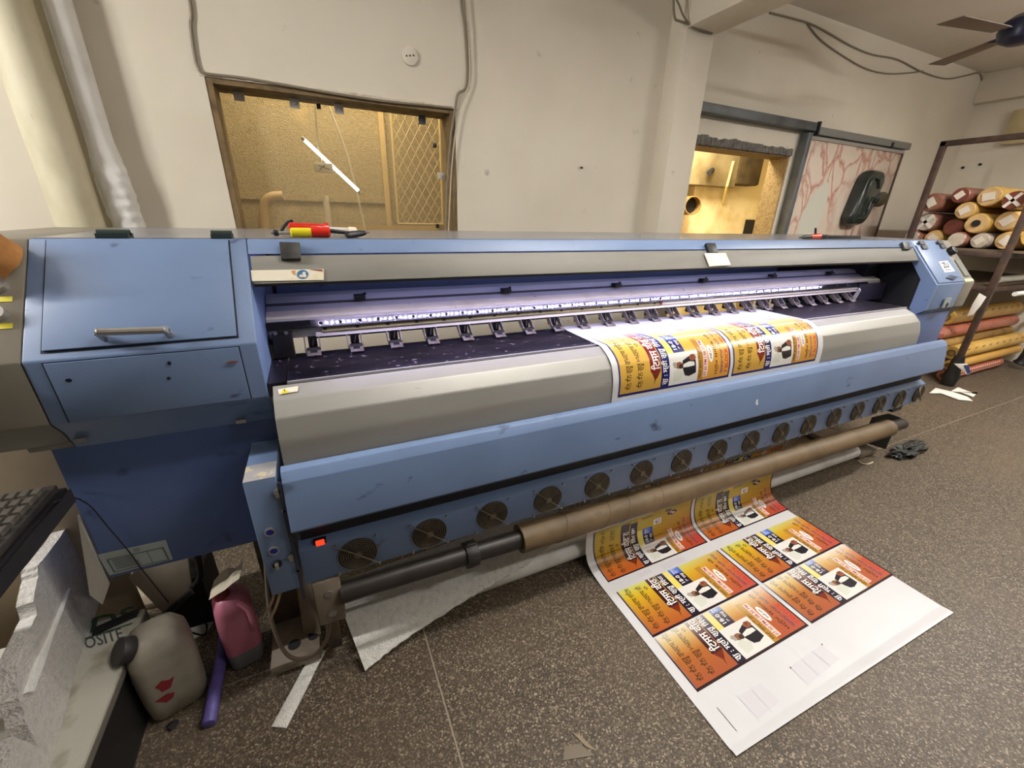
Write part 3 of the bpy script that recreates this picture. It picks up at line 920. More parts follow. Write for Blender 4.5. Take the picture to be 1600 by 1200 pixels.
# white notice with a mark, flush pull, sticker
n0 = [onslant(*q) + SN * .008 for q in ((1464, 410), (1478, 408.5), (1490, 425), (1474, 427))]
nt_ = mk('notice_plate', slab(bmesh.new(), n0, SN, .004), M('white_notice', (226, 226, 230), .4), rc)
bm = bmesh.new()
u, v = (n0[1] - n0[0]), (n0[3] - n0[0])
put_words(bm, 'ZU', n0[0] + u * .18 + v * .62 + SN * .0006, u * .64, -v * .5, .03)
for k in range(4):
    q = n0[0] + u * (.2 + .16 * k) + v * .84 + SN * .0006
    bm.faces.new([bm.verts.new(z) for z in (q, q + u * .12, q + u * .12 - v * .07, q - v * .07)])
mk('notice_print', bm, ink_m, nt_)
p = onslant(1484, 435)
bm = bmesh.new()
slab(bm, [p + Vector((-.075, 0, 0)), p + Vector((.0, 0, 0)) + SN.cross(Vector((1, 0, 0))) * -.02, p + Vector((.085, 0, 0)), p + SN.cross(Vector((1, 0, 0))) * .02], SN, -.012)
mk('flush_pull', bm, M('dark_blue_pull', (44, 60, 84), .35), rc, bev=.003)
p = atY(1478, 474, 1.19)
mk('round_label', B(p.x - .04, p.x + .035, 1.183, 1.189, p.z - .025, p.z + .035), M('grey_label', (150, 156, 158), .5), rc)
mk('keyhole', cyl(bmesh.new(), (p.x + .0, 1.18, p.z - .008), (p.x + .0, 1.184, p.z - .008), .014), black_m, rc)
ec2 = mk('end_cap', prism(bmesh.new(), capprof, RX1 + .002, RX2), grey_m, PR, bev=.004)
mk('display', slant_panel(bmesh.new(), RX1 + .04, RX2 - .03, .48, .86, .006, .005), M('dull_display', (120, 122, 118), .3), ec2)
mk('knob', cyl(bmesh.new(), slantpt(RX1 + .05, .28), slantpt(RX1 + .05, .28, .03), .028), black_m, ec2, bev=.004)
mk('pale_label', slant_panel(bmesh.new(), RX1 + .01, RX2 - .01, .92, .98, .003, .002), M('cream_label', (206, 200, 160), .5), ec2)

# top beam, strip, cover
bm = prism(bmesh.new(), [(1.396, 1.36), (1.364, 1.323), (1.376, 1.323), (1.402, 1.345), (2.08, 1.345), (2.08, 1.36)], XA + .002, XB - .002)
tp = mk('top_beam', bm, blue_m, PR, bev=.0025)
mk('top_plate', B(-.588, RX1_ - .002, 1.41, 2.078, 1.3602, 1.3618), M('dust_and_reflection_top', (128, 130, 136), .24, col2=(112, 114, 120), scale=6), PR)  # grey carries the wall reflection and dust over the blue paint
mk('rear_panel', B(XA, XB, 2.08, 2.10, .95, 1.36), blue_m, PR)
S0, S1 = (1.3605, 1.3195), (1.312, 1.251)
cn = Vector((0, -(S0[1] - S1[1]), (S0[0] - S1[0]))).normalized()
bm = slab(bmesh.new(), [(XA + .006, *S0), (XB - .01, *S0), (XB - .01, *S1), (XA + .006, *S1)], cn, .006)
cs = mk('front_cover', bm, cover_m, PR, bev=.0015)
mk('cover_edge', B(XA + .006, XB - .01, 1.314, 1.322, 1.243, 1.2505), black_m, cs)


def oncover(px, py): return atP(px, py, (0, *S0), cn)


def covpanel(bm, pts, t, off): return slab(bm, [oncover(*q) + cn * off for q in pts], cn, t)


mk('hinge', covpanel(bmesh.new(), ((437, 381), (469, 382), (471, 407), (440, 408)), .012, .012), M('black_hinge', (34, 34, 34), .55, col2=(58, 56, 52), scale=20), cs, bev=.002)
mk('hinge', covpanel(bmesh.new(), ((1100, 382), (1114, 382), (1119, 397), (1105, 397)), .014, .014), black_m, cs, bev=.002)
mk('hinge', covpanel(bmesh.new(), ((1406, 380), (1416, 380), (1420, 391), (1410, 391)), .014, .014), M('dark_hinge', (52, 54, 54), .5), cs, bev=.002)
lt = mk('worn_label', covpanel(bmesh.new(), ((392, 423), (506, 421), (506, 438), (394, 440)), .0015, .0022), tape_m, cs)
c = oncover(473, 429.5) + cn * .003
bm = bmesh.new()
uu, vv = oncover(482, 429.3) - oncover(473, 429.5), oncover(473, 422.5) - oncover(473, 429.5)
bm.faces.new([bm.verts.new(c + uu * math.cos(2 * PI * i / 24) + vv * math.sin(2 * PI * i / 24)) for i in range(24)])
mk('round_sticker', bm, stickb_m, lt)
bm = bmesh.new()
for dx, dy, r in ((.25, .25, .3), (-.2, -.35, .35), (.35, -.35, .35), (-.45, -.4, .2)):
    bm.faces.new([bm.verts.new(c + cn * .0006 + uu * (dx + r * math.cos(2 * PI * i / 10)) + vv * (dy + r * math.sin(2 * PI * i / 10))) for i in range(10)])
mk('sticker_figure', bm, tape_m, lt)
bm = bmesh.new()
for pts in (((483, 421.5), (503, 421.8), (505, 425), (490, 423)),):
    bm.faces.new([bm.verts.new(oncover(*q) + cn * .0028) for q in pts])
mk('red_tape', bm, stickred_m, lt)
bm = bmesh.new()
for pts in (((455, 424), (462, 423), (462, 431), (458, 429)),):
    bm.faces.new([bm.verts.new(oncover(*q) + cn * .0028) for q in pts])
mk('brown_residue', bm, brownmark_m, lt)
mk('white_plate', covpanel(bmesh.new(), ((1098, 397.5), (1131, 397), (1139, 416), (1106, 418)), .005, .011), plate_m, cs, bev=.001)
# small led strip under the cover
bm = bmesh.new()
for i in range(158):
    x = .0 + i * .019
    bm.faces.new([bm.verts.new(q) for q in ((x - .0025, 1.338, 1.2458), (x - .0025, 1.341, 1.2448), (x + .0025, 1.341, 1.2448), (x + .0025, 1.338, 1.2458))])
led = mk('led_strip', bm, led_m, cs, smooth=False, kind='stuff')

# gantry
gp = [(1.60, 1.176), (1.562, 1.171), (1.547, 1.152), (1.532, 1.146), (1.505, 1.134), (1.463, 1.118), (1.457, 1.112), (1.457, 1.056), (1.64, 1.056), (1.64, 1.10), (1.612, 1.172)]
GX0, GX1 = XA + .002, 3.30
gt = mk('gantry', prism(bmesh.new(), gp, GX0, GX1), alu_m, PR, bev=.0015)
bm = slab(bmesh.new(), [(GX0, 1.505, 1.1345), (GX1, 1.505, 1.1345), (GX1, 1.463, 1.1185), (GX0, 1.463, 1.1185)], (0, -.36, .93), .0012)
bmesh.ops.translate(bm, verts=bm.verts, vec=(0, -.0005, .0012))
mk('top_plate', bm, cream_m, gt)
rl = mk('guide_rail', prism(bmesh.new(), [(1.457, 1.1115), (1.4552, 1.1118), (1.4408, 1.0898), (1.4415, 1.0885), (1.457, 1.0885)], -.08, 3.15), rail_m, gt)
bm = bmesh.new()
x = -.06
while x < 3.1:
    disc(bm, (x, 1.4474, 1.1012), (0, -.837, .548), .0055, 12); x += .06
mk('rail_bolt_hole', bm, dark_m, gt, kind='stuff')
mk('end_block', B(GX0, -.03, 1.446, 1.4569, 1.088, 1.112), dark_m, gt)
xs = 1.44
mk('measuring_tape', prism(bmesh.new(), [(1.457, 1.0885), (1.4535, 1.0885), (1.4455, 1.0725), (1.457, 1.0725)], .0, xs), scale_m, gt)
mk('lower_lip', prism(bmesh.new(), [(1.457, 1.0715), (1.4535, 1.0715), (1.4455, 1.0575), (1.457, 1.0575)], -.02, 3.1), alu_m, gt)
mk('bare_strip', prism(bmesh.new(), [(1.457, 1.0885), (1.4535, 1.0885), (1.4455, 1.0725), (1.457, 1.0725)], xs + .014, 3.1), alu_m, gt)
bm = bmesh.new()
i = 0
while i * .01 < xs - .02:
    big = i % 10 == 0
    x = .01 + i * .01
    hw, z0_, z1_ = (.006 if big else .0008), (1.077 if big else 1.0795), 1.0845
    yy_ = lambda z: 1.4455 + (z - 1.0725) * .5 - .0004
    bm.faces.new([bm.verts.new(q) for q in ((x - hw, yy_(z0_), z0_), (x + hw, yy_(z0_), z0_), (x + hw, yy_(z1_), z1_), (x - hw, yy_(z1_), z1_))])
    i += 1
mk('tape_mark', bm, ink_m, gt, smooth=False, kind='stuff')
mk('red_mark', B(xs, xs + .014, 1.445, 1.457, 1.072, 1.0885), M('dark_red_tag', (110, 24, 30), .5), gt)
for q in ((562, 464), (791, 454), (964, 445.5), (1100, 438), (1208, 431), (1298, 427)):
    p = atY(*q, 1.525)
    b = B(p.x - .018, p.x + .018, 1.512, 1.545, p.z - .008, p.z + .008)
    cyl(b, (p.x + .012, 1.53, p.z + .006), (p.x + .022, 1.53, p.z + .012), .005, n=8)
    mk('cable_clip', b, black_m, gt, bev=.002)
mk('upper_rail_groove', slab(bmesh.new(), [(GX0, 1.5465, 1.1526), (GX1, 1.5465, 1.1526), (GX1, 1.533, 1.1470), (GX0, 1.533, 1.1470)], (0, -.38, .92), .0008), M('grey_groove', (104, 100, 102), .45, .5), gt)
mk('upper_rail_groove', B(GX0, GX1, 1.538, 1.541, 1.1455, 1.1500), M('dark_groove', (110, 104, 104), .5), gt)
mk('limit_block', B(atY(425, 530, 1.41).x, atY(457, 530, 1.41).x, 1.41, 1.45, 1.006, 1.083), M('black_block', (34, 30, 34), .4), PR, bev=.003)
bm = bmesh.new()
for q in ((430, 521), (447, 520)):
    p = atY(*q, 1.4095); cyl(bm, (p.x, 1.4085, p.z), (p.x, 1.412, p.z), .006, n=12)
mk('block_screw', bm, screw_m, PR)
mk('clutter_bracket', B(XA + .002, -.115, 1.42, 1.6, 1.006, 1.05), rust_m, PR)

# pinch rollers
xs_ = [atY(px, py, 1.415).x for px, py in ((490, 545), (1392, 485))]
px_list = (490, 546, 600, 657, 713, 766, 814, 861, 903, 942, 980, 1016, 1050, 1085, 1117, 1146, 1172)
xf = [atY(p, 545 - (p - 490) * .0875, 1.415).x for p in px_list]
step = (xf[-1] - xf[0]) / (len(xf) - 1)
pr0 = None
for i in range(26):
    x = xf[0] + step * i
    if x > 2.98: break
    if pr0 is None:
        b = slab(bmesh.new(), [(x - .021, 1.392, 1.012), (x + .021, 1.392, 1.012), (x + .021, 1.425, 1.026), (x - .021, 1.425, 1.026)], (0, -.39, .92), .005)
        pr0 = mk('pinch_roller', b, roller_m, PR, bev=.001)
        mk('roller_slot', slab(bmesh.new(), [(x - .010, 1.4035, 1.0178), (x + .010, 1.4035, 1.0178), (x + .010, 1.415, 1.0226), (x - .010, 1.415, 1.0226)], (0, -.39, .92), .0006), dark_m, pr0)
        b = cyl(bmesh.new(), (x - .02, 1.425, 1.018), (x + .02, 1.425, 1.018), .011, n=14)
        mk('wheel', b, darkrub_m, pr0)
        for sx in (-.022, .022):
            mk('arm', slab(bmesh.new(), [(x + sx, 1.42, 1.012), (x + sx, 1.462, 1.04), (x + sx, 1.47, 1.058), (x + sx, 1.448, 1.058), (x + sx, 1.415, 1.028)], (1, 0, 0), .003), roller_m, pr0)
        b = B(x - .013, x + .013, 1.45, 1.475, 1.022, 1.058)
        cyl(b, (x - .002, 1.44, 1.03), (x + .004, 1.452, 1.05), .004, n=8)
        mk('spring_block', b, black_m, pr0)
    else:
        clone(pr0, (step * i, 0, 0), PR)
mk('roller_bar', cyl(bmesh.new(), (-.04, 1.468, 1.052), (3.02, 1.468, 1.052), .006, n=8), black_m, PR)
# swung arm at the right end and dark head box
mk('side_lever', slab(bmesh.new(), [atX(*q, 3.0) for q in ((1328, 470), (1342, 450), (1344, 454), (1334, 471))], (-1, 0, 0), .01), alu_m, PR)
mk('head_parking_box', B(3.05, XB, 1.43, 1.72, 1.0, 1.10), M('dark_purple_box', (52, 46, 66), .5), PR, bev=.004)
mk('dark_bulkhead', B(3.18, XB - .004, 1.5, 2.07, 1.1, 1.34), dark_m, PR)
for px in (396, 422): 
    p = atY(px, 452, 1.9)
    mk('inner_post', B(p.x - .02, p.x + .02, 1.9, 1.93, .96, 1.34), dark_m, PR)

# platen and its curved front cover
PX0, PX1 = -.138, 3.06
mk('platen', prism(bmesh.new(), [(1.205, 1.005), (1.455, 1.005), (1.455, .97), (1.205, .97)], -.105, 3.1), platen_m, PR, bev=.001)
mk('platen', B(XA + .003, -.109, 1.205, 1.455, .965, 1.003), platen_m, PR)
mk('platen_strip', B(-.105, 3.1, 1.197, 1.2035, .97, 1.0055), M('pale_strip', (214, 210, 214), .35, .4), PR)
mk('platen_slot', B(-.105, 3.1, 1.178, 1.1965, .96, .999), black_m, PR)
cp = [(1.177, 1.0045), (1.137, .9864), (1.133, .9842), (1.129, .9812), (1.100, .9515), (1.097, .948), (1.0948, .944), (1.0805, .897), (1.0785, .887), (1.0772, .875), (1.0755, .83), (1.0745, .72), (1.085, .70)]
sp = [Vector((0, y, z)) for y, z in cp]
bm = bmesh.new()
outl = [(p.y, p.z) for p in sp] + [(1.16, .70), (1.177, .95)]
prism(bm, outl, PX0, 3.035)
pc = mk('platen_cover', bm, plcover_m, PR, angle=.11)
# rounded right end piece
bm = bmesh.new()
rg = []
for dx, s in ((0, 1), (.012, .985), (.02, .95), (.024, .9)):
    cy_, cz_ = 1.13, .86
    rg.append([(3.036 + dx, cy_ + (y - cy_) * s, cz_ + (z - cz_) * s) for y, z in outl])
rings_mesh(bm, rg)
mk('cover_end', bm, plcover_m, PR)
for x in (1.95,):
    pass
# warning sticker
w0 = [atP(px, py, (0, 1.177, 1.0045), (0, -.36, .93)) for px, py in ((434, 609), (466, 603.5), (465, 612), (436, 617))]
ws = mk('warning_sticker', slab(bmesh.new(), [p + Vector((0, -.0005, .0012)) for p in w0], (0, -.36, .93), .0008), tape_m, PR)
bm = bmesh.new()
u, v = w0[1] - w0[0], w0[3] - w0[0]
bm.faces.new([bm.verts.new(w0[0] + u * a + v * b + Vector((0, -.0006, .0016))) for a, b in ((.1, .95), (.5, .95), (.3, .05))])
mk('warning_triangle', bm, yellow_m, ws)
bm = bmesh.new()
put_words(bm, '!', w0[0] + u * .27 + v * .85 + Vector((0, -.0008, .002)), u * .06, -v * .6)
mk('warning_mark', bm, ink_m, ws)

# trough with lip, fan panel
tprof = [(1.070, .824), (1.050, .818), (1.0345, .793), (1.010, .655), (1.018, .645), (1.066, .645), (1.070, .655)]
TX0, TX1 = -.146, 3.335
mk('trough', prism(bmesh.new(), tprof, TX0, TX1), blue_m, PR, bev=.0018)
c = atY(1181, 628, 1.025)
f = (c.z - .655) / (.793 - .655); y = 1.010 + f * .0245 - .0012
bm = bmesh.new()
for dx, dz, r in ((0, .008, .006), (.002, -.006, .007), (-.004, .001, .005)):
    disc(bm, (c.x + dx, y - .0002 + (dz) * .17, c.z + dz), (0, -.985, .17), r, 10)
mk('paint_chip', bm, M('white_chip', (226, 226, 222), .6), PR)
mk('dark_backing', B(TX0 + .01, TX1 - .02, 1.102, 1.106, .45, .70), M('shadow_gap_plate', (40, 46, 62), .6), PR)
fp = mk('fan_panel', prism(bmesh.new(), [(1.088, .566), (1.0555, .547), (1.0585, .424), (1.066, .420), (1.088, .420)], -.145, 3.325), blue_m, PR, bev=.0015)
mk('bottom_tab', B(3.06, 3.16, 1.06, 1.10, .395, .421), black_m, PR)
mk('gap_shade_strip', B(TX0 + .01, TX1 - .02, 1.0835, 1.0865, .562, .644), M('gap_shade', (34, 36, 44), .6), PR)  # added strip, its dark colour paints the shade in the gap
# rubber lip under trough
mk('trough_gasket', B(TX0 + .02, TX1 - .02, 1.03, 1.06, .636, .646), M('rubber_brown', (60, 52, 40), .6), PR)
fan0 = None
FY = 1.0562
for i in range(16):
    x = .006 + .2187 * i
    if fan0 is None:
        zc = .4845
        b = cyl(bmesh.new(), (x, FY - .0012, zc), (x, FY + .006, zc), .0565, n=32)
        fan0 = mk('cooling_fan', b, fanhole_m, PR)
        b = bmesh.new()
        for k in range(7):
            r = .0145 + .0068 * k
            pts = [(x + r * math.cos(2 * PI * j / 28), FY - .006 + .0002 * k, zc + r * math.sin(2 * PI * j / 28)) for j in range(29)]
            tube(b, pts, .0013, n=5, raw=True)
        mk('grille', b, grille_m, fan0)
        b = bmesh.new()
        cyl(b, (x - .058, FY - .008, zc + .053), (x + .058, FY - .008, zc - .053), .002, n=6)
        cyl(b, (x + .0, FY - .006, zc), (x + .0, FY - .0086, zc), .011, n=14)
        mk('grille_bar', b, grille_m, fan0)
        b = bmesh.new()
        for k in range(5):
            a = 2 * PI * k / 5
            p = [(x + r * math.cos(a + da), FY - .0018, zc + r * math.sin(a + da)) for r, da in ((.014, 0), (.052, .25), (.052, .85), (.014, .9))]
            b.faces.new([b.verts.new(q) for q in p])
        mk('blade', b, M('fan_blade_brown', (60, 52, 42), .6), fan0)
        for sx, sz in ((-1, 1), (1, 1), (1, -1), (-1, -1)):
            b = cyl(bmesh.new(), (x + sx * .058, FY - .0095, zc + sz * .053), (x + sx * .058, FY - .0005, zc + sz * .053), .0034, n=8)
            mk('screw', b, screw_m, fan0)
    else:
        clone(fan0, (.2187 * i, 0, 0), PR)
p = atY(500, 847, 1.062)
f = atP(500, 847, (0, 1.0555, .547), (0, -.5, .86))
sw = mk('power_switch', B(f.x - .017, f.x + .017, f.y - .006, f.y + .01, f.z - .009, f.z + .010), black_m, PR, bev=.002)
b = B(f.x - .011, f.x + .012, f.y - .009, f.y - .002, f.z - .006, f.z + .0105)
mk('switch_rocker', b, redlamp_m, sw, bev=.002)

# narrow control box at the left end
kb = mk('control_box', B(-.229, -.157, 1.04, 1.26, .436, .813), blue_m, PR, bev=.003)
mk('worn_top', B(-.2285, -.1575, 1.041, 1.12, .8131, .8142), M('scraped_grey', (152, 150, 152), .5, col2=(190, 178, 150), scale=26, lo=.56, hi=.6, col3=(140, 100, 66), scale3=20, lo3=.66, hi3=.7), kb)
for (px, py) in ((422, 830), (428, 859)):
    p = atY(px, py, 1.04)
    mk('push_button_ring', pipe(bmesh.new(), (p.x, 1.04, p.z), (p.x, 1.033, p.z), .0125, .0095), silver_m, kb)
    mk('push_button', cyl(bmesh.new(), (p.x, 1.04, p.z), (p.x, 1.035, p.z), .0094), bluebut_m, kb)
p = atY(433, 880, 1.04)
mk('rotary_knob', cyl(bmesh.new(), (p.x, 1.04, p.z), (p.x, 1.032, p.z), .012), black_m, kb, bev=.002)
mk('knob_grip', B(p.x - .004, p.x + .004, 1.024, 1.033, p.z - .010, p.z + .008), silver_m, kb, bev=.001)
for px, py in ((433, 768), (455, 868), (443, 797), (465, 890)):
    p = atY(px, py, 1.036)
    r = .008 if py in (768, 868) else .004
    b = cyl(bmesh.new(), (p.x, 1.04, p.z), (p.x, 1.03, p.z), r, n=10)
    if r > .005: cyl(b, (p.x, 1.04, p.z - .013), (p.x, 1.033, p.z - .013), .006, n=10)
    mk('box_screw', b, screw_m, kb)
mk('hinge_plate', B(-.1565, -.148, 1.03, 1.035, .40, .80), M('dark_hinge_plate', (44, 48, 60), .5), PR)

# left foot, shaft holder, shaft, right foot
ft = mk('foot', B(-.305, -.155, 1.13, 1.75, .012, .05), footst_m, PR, bev=.004)
mk('foot_hole', cyl(bmesh.new(), (-.235, 1.19, .049), (-.235, 1.19, .0515), .02), dark_m, ft)
mk('foot_hole', cyl(bmesh.new(), (-.175, 1.20, .049), (-.175, 1.20, .0515), .018), dark_m, ft)
mk('leg_post', B(-.30, -.19, 1.30, 1.42, .05, .47), rust_m, PR, bev=.004)
mk('leg_gusset', slab(bmesh.new(), [(-.20, 1.30, .40), (-.155, 1.26, .40), (-.15, 1.19, .055), (-.205, 1.22, .055)], (0, -.97, .1), .006), footst_m, PR)
mk('shaft_holder', B(-.13, -.055, 1.05, 1.22, .25, .42), footst_m, PR, bev=.003)
mk('holder_leg', B(-.125, -.085, 1.12, 1.2, .05, .26), rust_m, PR, bev=.003)
b = cyl(bmesh.new(), (-.09, 1.046, .37), (-.09, 1.052, .37), .012, n=12); cyl(b, (-.09, 1.046, .29), (-.09, 1.052, .29), .012, n=12)
mk('holder_bolt', b, screw_m, PR)
b = tube(bmesh.new(), [(-.262, 1.25, .43), (-.27, 1.15, .26), (-.245, 1.10, .13), (-.19, 1.09, .09), (-.13, 1.09, .13), (-.105, 1.10, .24), (-.115, 1.12, .40)], .006)
mk('cable_loop', b, M('grey_brown_cable', (96, 84, 70), .5), PR)
b = tube(bmesh.new(), [(-.22, 1.10, .43), (-.24, 1.08, .38), (-.27, 1.08, .33)], .004)
tube(b, [(-.20, 1.10, .43), (-.23, 1.07, .37), (-.262, 1.07, .31)], .004)
mk('loose_wire', b, M('pale_wire_ends', (150, 130, 104), .6), PR)


def tubept(x, y=1.063): return Vector((x, y, .345 - .0205 * x))


sh = mk('take_up_shaft', cyl(bmesh.new(), tubept(-.06), tubept(3.26), .034, n=24), shaft_m, PR)
xc = .365
b = cyl(bmesh.new(), tubept(xc - .022), tubept(xc + .022), .044, n=24)
box(b, xc - .016, xc + .016, 1.063 - .012, 1.063 + .012, tubept(xc).z - .056, tubept(xc).z + .05)
mk('shaft_collar', b, M('black_collar', (42, 38, 34), .5), sh, bev=.002)
# right foot plate, hub
rp = [atX(*q, 3.28) for q in ((1362, 652), (1388, 646), (1406, 652), (1383, 702), (1346, 690))]
mk('foot_plate', slab(bmesh.new(), rp, (-1, 0, 0), .012), M('dark_green_grey_steel', (60, 60, 54), .6), PR, bev=.002)
b = cyl(bmesh.new(), (3.093, 1.063, .2815), (3.12, 1.063, .279), .046, n=24)
mk('shaft_hub', b, darkrub_m, PR, bev=.006)
mk('foot', B(3.10, 3.30, 1.14, 1.75, .01, .045), footst_m, PR, bev=.004)

# things lying on the printer top
ZT = 1.362


def topp(px, y): 
    d = ray(px, 372); return Vector((d.x * y / d.y, y, ZT))


def rod(name, pts_r, mat, parent, n=14):
    """lathe along a straight axis: list of (point, radius)"""
    bm = bmesh.new()
    ax = (pts_r[-1][0] - pts_r[0][0]).normalized(); u, v = frame_of(ax)
    rings_mesh(bm, [[p + u * r * math.cos(2 * PI * i / n) + v * r * math.sin(2 * PI * i / n) for i in range(n)] for p, r in pts_r])
    return mk(name, bm, mat, parent)


def P(px, y, h): q = topp(px, y); q.z = ZT + h; return q


y1 = 1.50
t = thing('screwdriver', P(485, y1, 0), 'screwdriver with long red plastic handle lying on the printer top', 'screwdriver')
rod('handle', [(P(454, y1, .024), .012), (P(456, y1, .024), .017), (P(470, y1, .022), .018), (P(500, y1, .022), .017), (P(505, y1, .022), .014), (P(511, y1, .022), .021), (P(516, y1, .022), .018)], red_m, t)
rod('shank', [(P(516, y1, .018), .006), (P(560, y1, .008), .005)], M('black_steel', (36, 36, 38), .4), t)
y2 = 1.455
t = thing('screwdriver', P(470, y2, 0), 'screwdriver with clear yellow and red handle and silver shank on printer top', 'screwdriver')
rod('grip', [(P(455, y2, .014), .009), (P(457, y2, .014), .0135), (P(488, y2, .014), .0135)], yellow_m, t)
rod('grip_end', [(P(488, y2, .015), .0145), (P(515, y2, .015), .0148), (P(517, y2, .015), .011)], red_m, t)
rod('shank', [(P(434, y2, .012), .005), (P(455, y2, .012), .005)], silver_m, t)
rod('tip', [(P(424, y2, .011), .001), (P(428, y2, .012), .004), (P(430, y2, .012), .009), (P(436, y2, .012), .0085), (P(437, y2, .012), .005)], black_m, t)
y3 = 1.58
t = thing('marker_pen', P(540, y3, 0), 'white marker pen with dark barrel beside the red screwdriver', 'pen')
rod('barrel', [(P(517, y3, .016), .011), (P(546, y3, .014), .011)], M('grey_white_pen', (196, 190, 182), .4), t)
rod('cap', [(P(546, y3, .014), .014), (P(557, y3, .014), .013), (P(559, y3, .014), .008)], M('white_cap', (236, 226, 204), .4), t)
y4 = 1.43
t = thing('paper_cutter', P(555, y4, 0), 'small black cutter lying at the front edge of the printer top', 'cutter')
a, b_ = P(541, y4 - .01, .008), P(571, y4 + .03, .014)
rod('body', [(a, .006), (a + (b_ - a) * .1, .0105), (a + (b_ - a) * .8, .0095), (b_, .007)], black_m, t, 8)
rod('blade', [(b_, .003), (b_ + (b_ - a) * .25, .002)], M('brown_steel', (110, 88, 60), .4, .5), t, 6)
tcord = tube(bmesh.new(), [P(441, 1.75, .004), P(447, 1.75, .02), P(454, 1.75, .034), P(462, 1.75, .04)], .005)
mk('loose_wire', tcord, black_m, label='short curved black wire sticking up behind the screwdrivers', cat='cable')
y5 = 1.46
t = thing('pliers', P(1266, y5, 0), 'small pliers with orange-red grips on the right part of the printer top', 'pliers')
rod('grip', [(P(1266, y5, .012), .01), (P(1279, y5, .014), .016), (P(1280, y5, .014), .01)], orange_m, t)
rod('grip', [(P(1265, y5 + .03, .012), .01), (P(1279, y5 + .05, .014), .014), (P(1280, y5 + .05, .014), .01)], orange_m, t)
rod('jaw', [(P(1248, y5, .006), .002), (P(1256, y5, .010), .010), (P(1266, y5, .012), .011)], black_m, t)
rod('lever', [(P(1273, y5 + .04, .015), .006), (P(1270, y5 + .04, .055), .005)], black_m, t)
t = thing('black_bar', P(1310, 1.5, 0), 'flat black bar lying on the printer top beside the pliers', 'bar')
a, b_ = P(1285, 1.5, 0), P(1342, 1.5, 0)
mk('bar_body', B(a.x, b_.x, 1.49, 1.53, ZT, ZT + .018), M('black_bar', (30, 30, 34), .4), t, bev=.003)
mk('bar_end', B(a.x - .02, a.x + .03, 1.485, 1.535, ZT, ZT + .022), black_m, t, bev=.004)

# torn brown paper core stuck on the left end cap
c0 = onslant(12, 402)
t = thing('paper_cone', c0, 'torn brown kraft paper cone lying on the grey end cap', 'paper')
axd = (SN + Vector((-.7, 0, .2))).normalized(); u, v = frame_of(axd)
bm = bmesh.new()
R = []
for k, (h, r) in enumerate(((.0, .05), (.03, .056), (.055, .06), (.07, .05), (.045, .03), (.02, .026))):
    ring = []
    for i in range(14):
        a = 2 * PI * i / 14
        jit = 1 + (.18 * noise.noise(Vector((i * .9, k * .7, 5))))
        ring.append(c0 + Vector((-.012, 0, -.01)) + axd * (h * (1 + .25 * math.sin(3 * a)) - .005) + (u * math.cos(a) + v * math.sin(a)) * r * jit)
    R.append(ring)
rings_mesh(bm, R)
mk('wrapping', bm, kraft2_m, t)
mk('inner_core', pipe(bmesh.new(), c0 + Vector((-.012, 0, -.01)) + axd * .01, c0 + Vector((-.012, 0, -.01)) + axd * .06, .018, .011, 14), M('pinkish_core', (206, 176, 160), .6), t)

# ================================================================== PRINTED SHEET
path = [(1.46, 1.0085), (1.36, 1.0075), (1.20, 1.0075), (1.172, 1.0065), (1.150, .9975), (1.1305, .9875), (1.1095, .971), (1.095, .9525), (1.0828, .921), (1.0752, .886), (1.0728, .83), (1.0722, .74), (1.0760, .69), (1.0925, .645), (1.0955, .60), (1.0955, .50),
        (1.105, .40), (1.127, .32), (1.128, .20), (1.128, .13), (1.120, .075), (1.100, .035), (1.062, .014), (1.01, .006), (.95, .004), (.70, .0035), (.45, .0035), (.36, .004)]
SPT = smooth_path([(0, y, z) for y, z in path], 5)[::-1]       # from the floor edge to the platen
SL = [0]
for p, q in zip(SPT, SPT[1:]): SL.append(SL[-1] + (q - p).length)


def sheet(s, off=0.):
    """point (y, z) at arc length s from the front edge on the floor, lifted by off"""
    if s <= 0:
        return Vector((0, SPT[0].y + s, SPT[0].z + off)) if False else Vector((0, SPT[0].y - (-s), SPT[0].z + off))
    lo = 0; hi = len(SL) - 1
    while hi - lo > 1:
        m_ = (lo + hi) // 2
        if SL[m_] <= s: lo = m_
        else: hi = m_
    t = (s - SL[lo]) / max(SL[hi] - SL[lo], 1e-9)
    p = SPT[lo].lerp(SPT[hi], min(t, 1))
    d = (SPT[hi] - SPT[lo]).normalized()
    nrm = Vector((0, -d.z, d.y))
    return p + nrm * off


def s_at_y(y):
    for i in range(len(SPT) - 1):
        if SPT[i].y <= y <= SPT[i + 1].y: return SL[i] + (y - SPT[i].y) / max(SPT[i + 1].y - SPT[i].y, 1e-9) * (SL[i + 1] - SL[i])
    return 0


def s_at_z(z, first=True):
    for i in range(len(SPT) - 1):
        if SPT[i].z <= z <= SPT[i + 1].z and SPT[i].y > 1.05: return SL[i] + (z - SPT[i].z) / max(SPT[i + 1].z - SPT[i].z, 1e-9) * (SL[i + 1] - SL[i])
    return 0


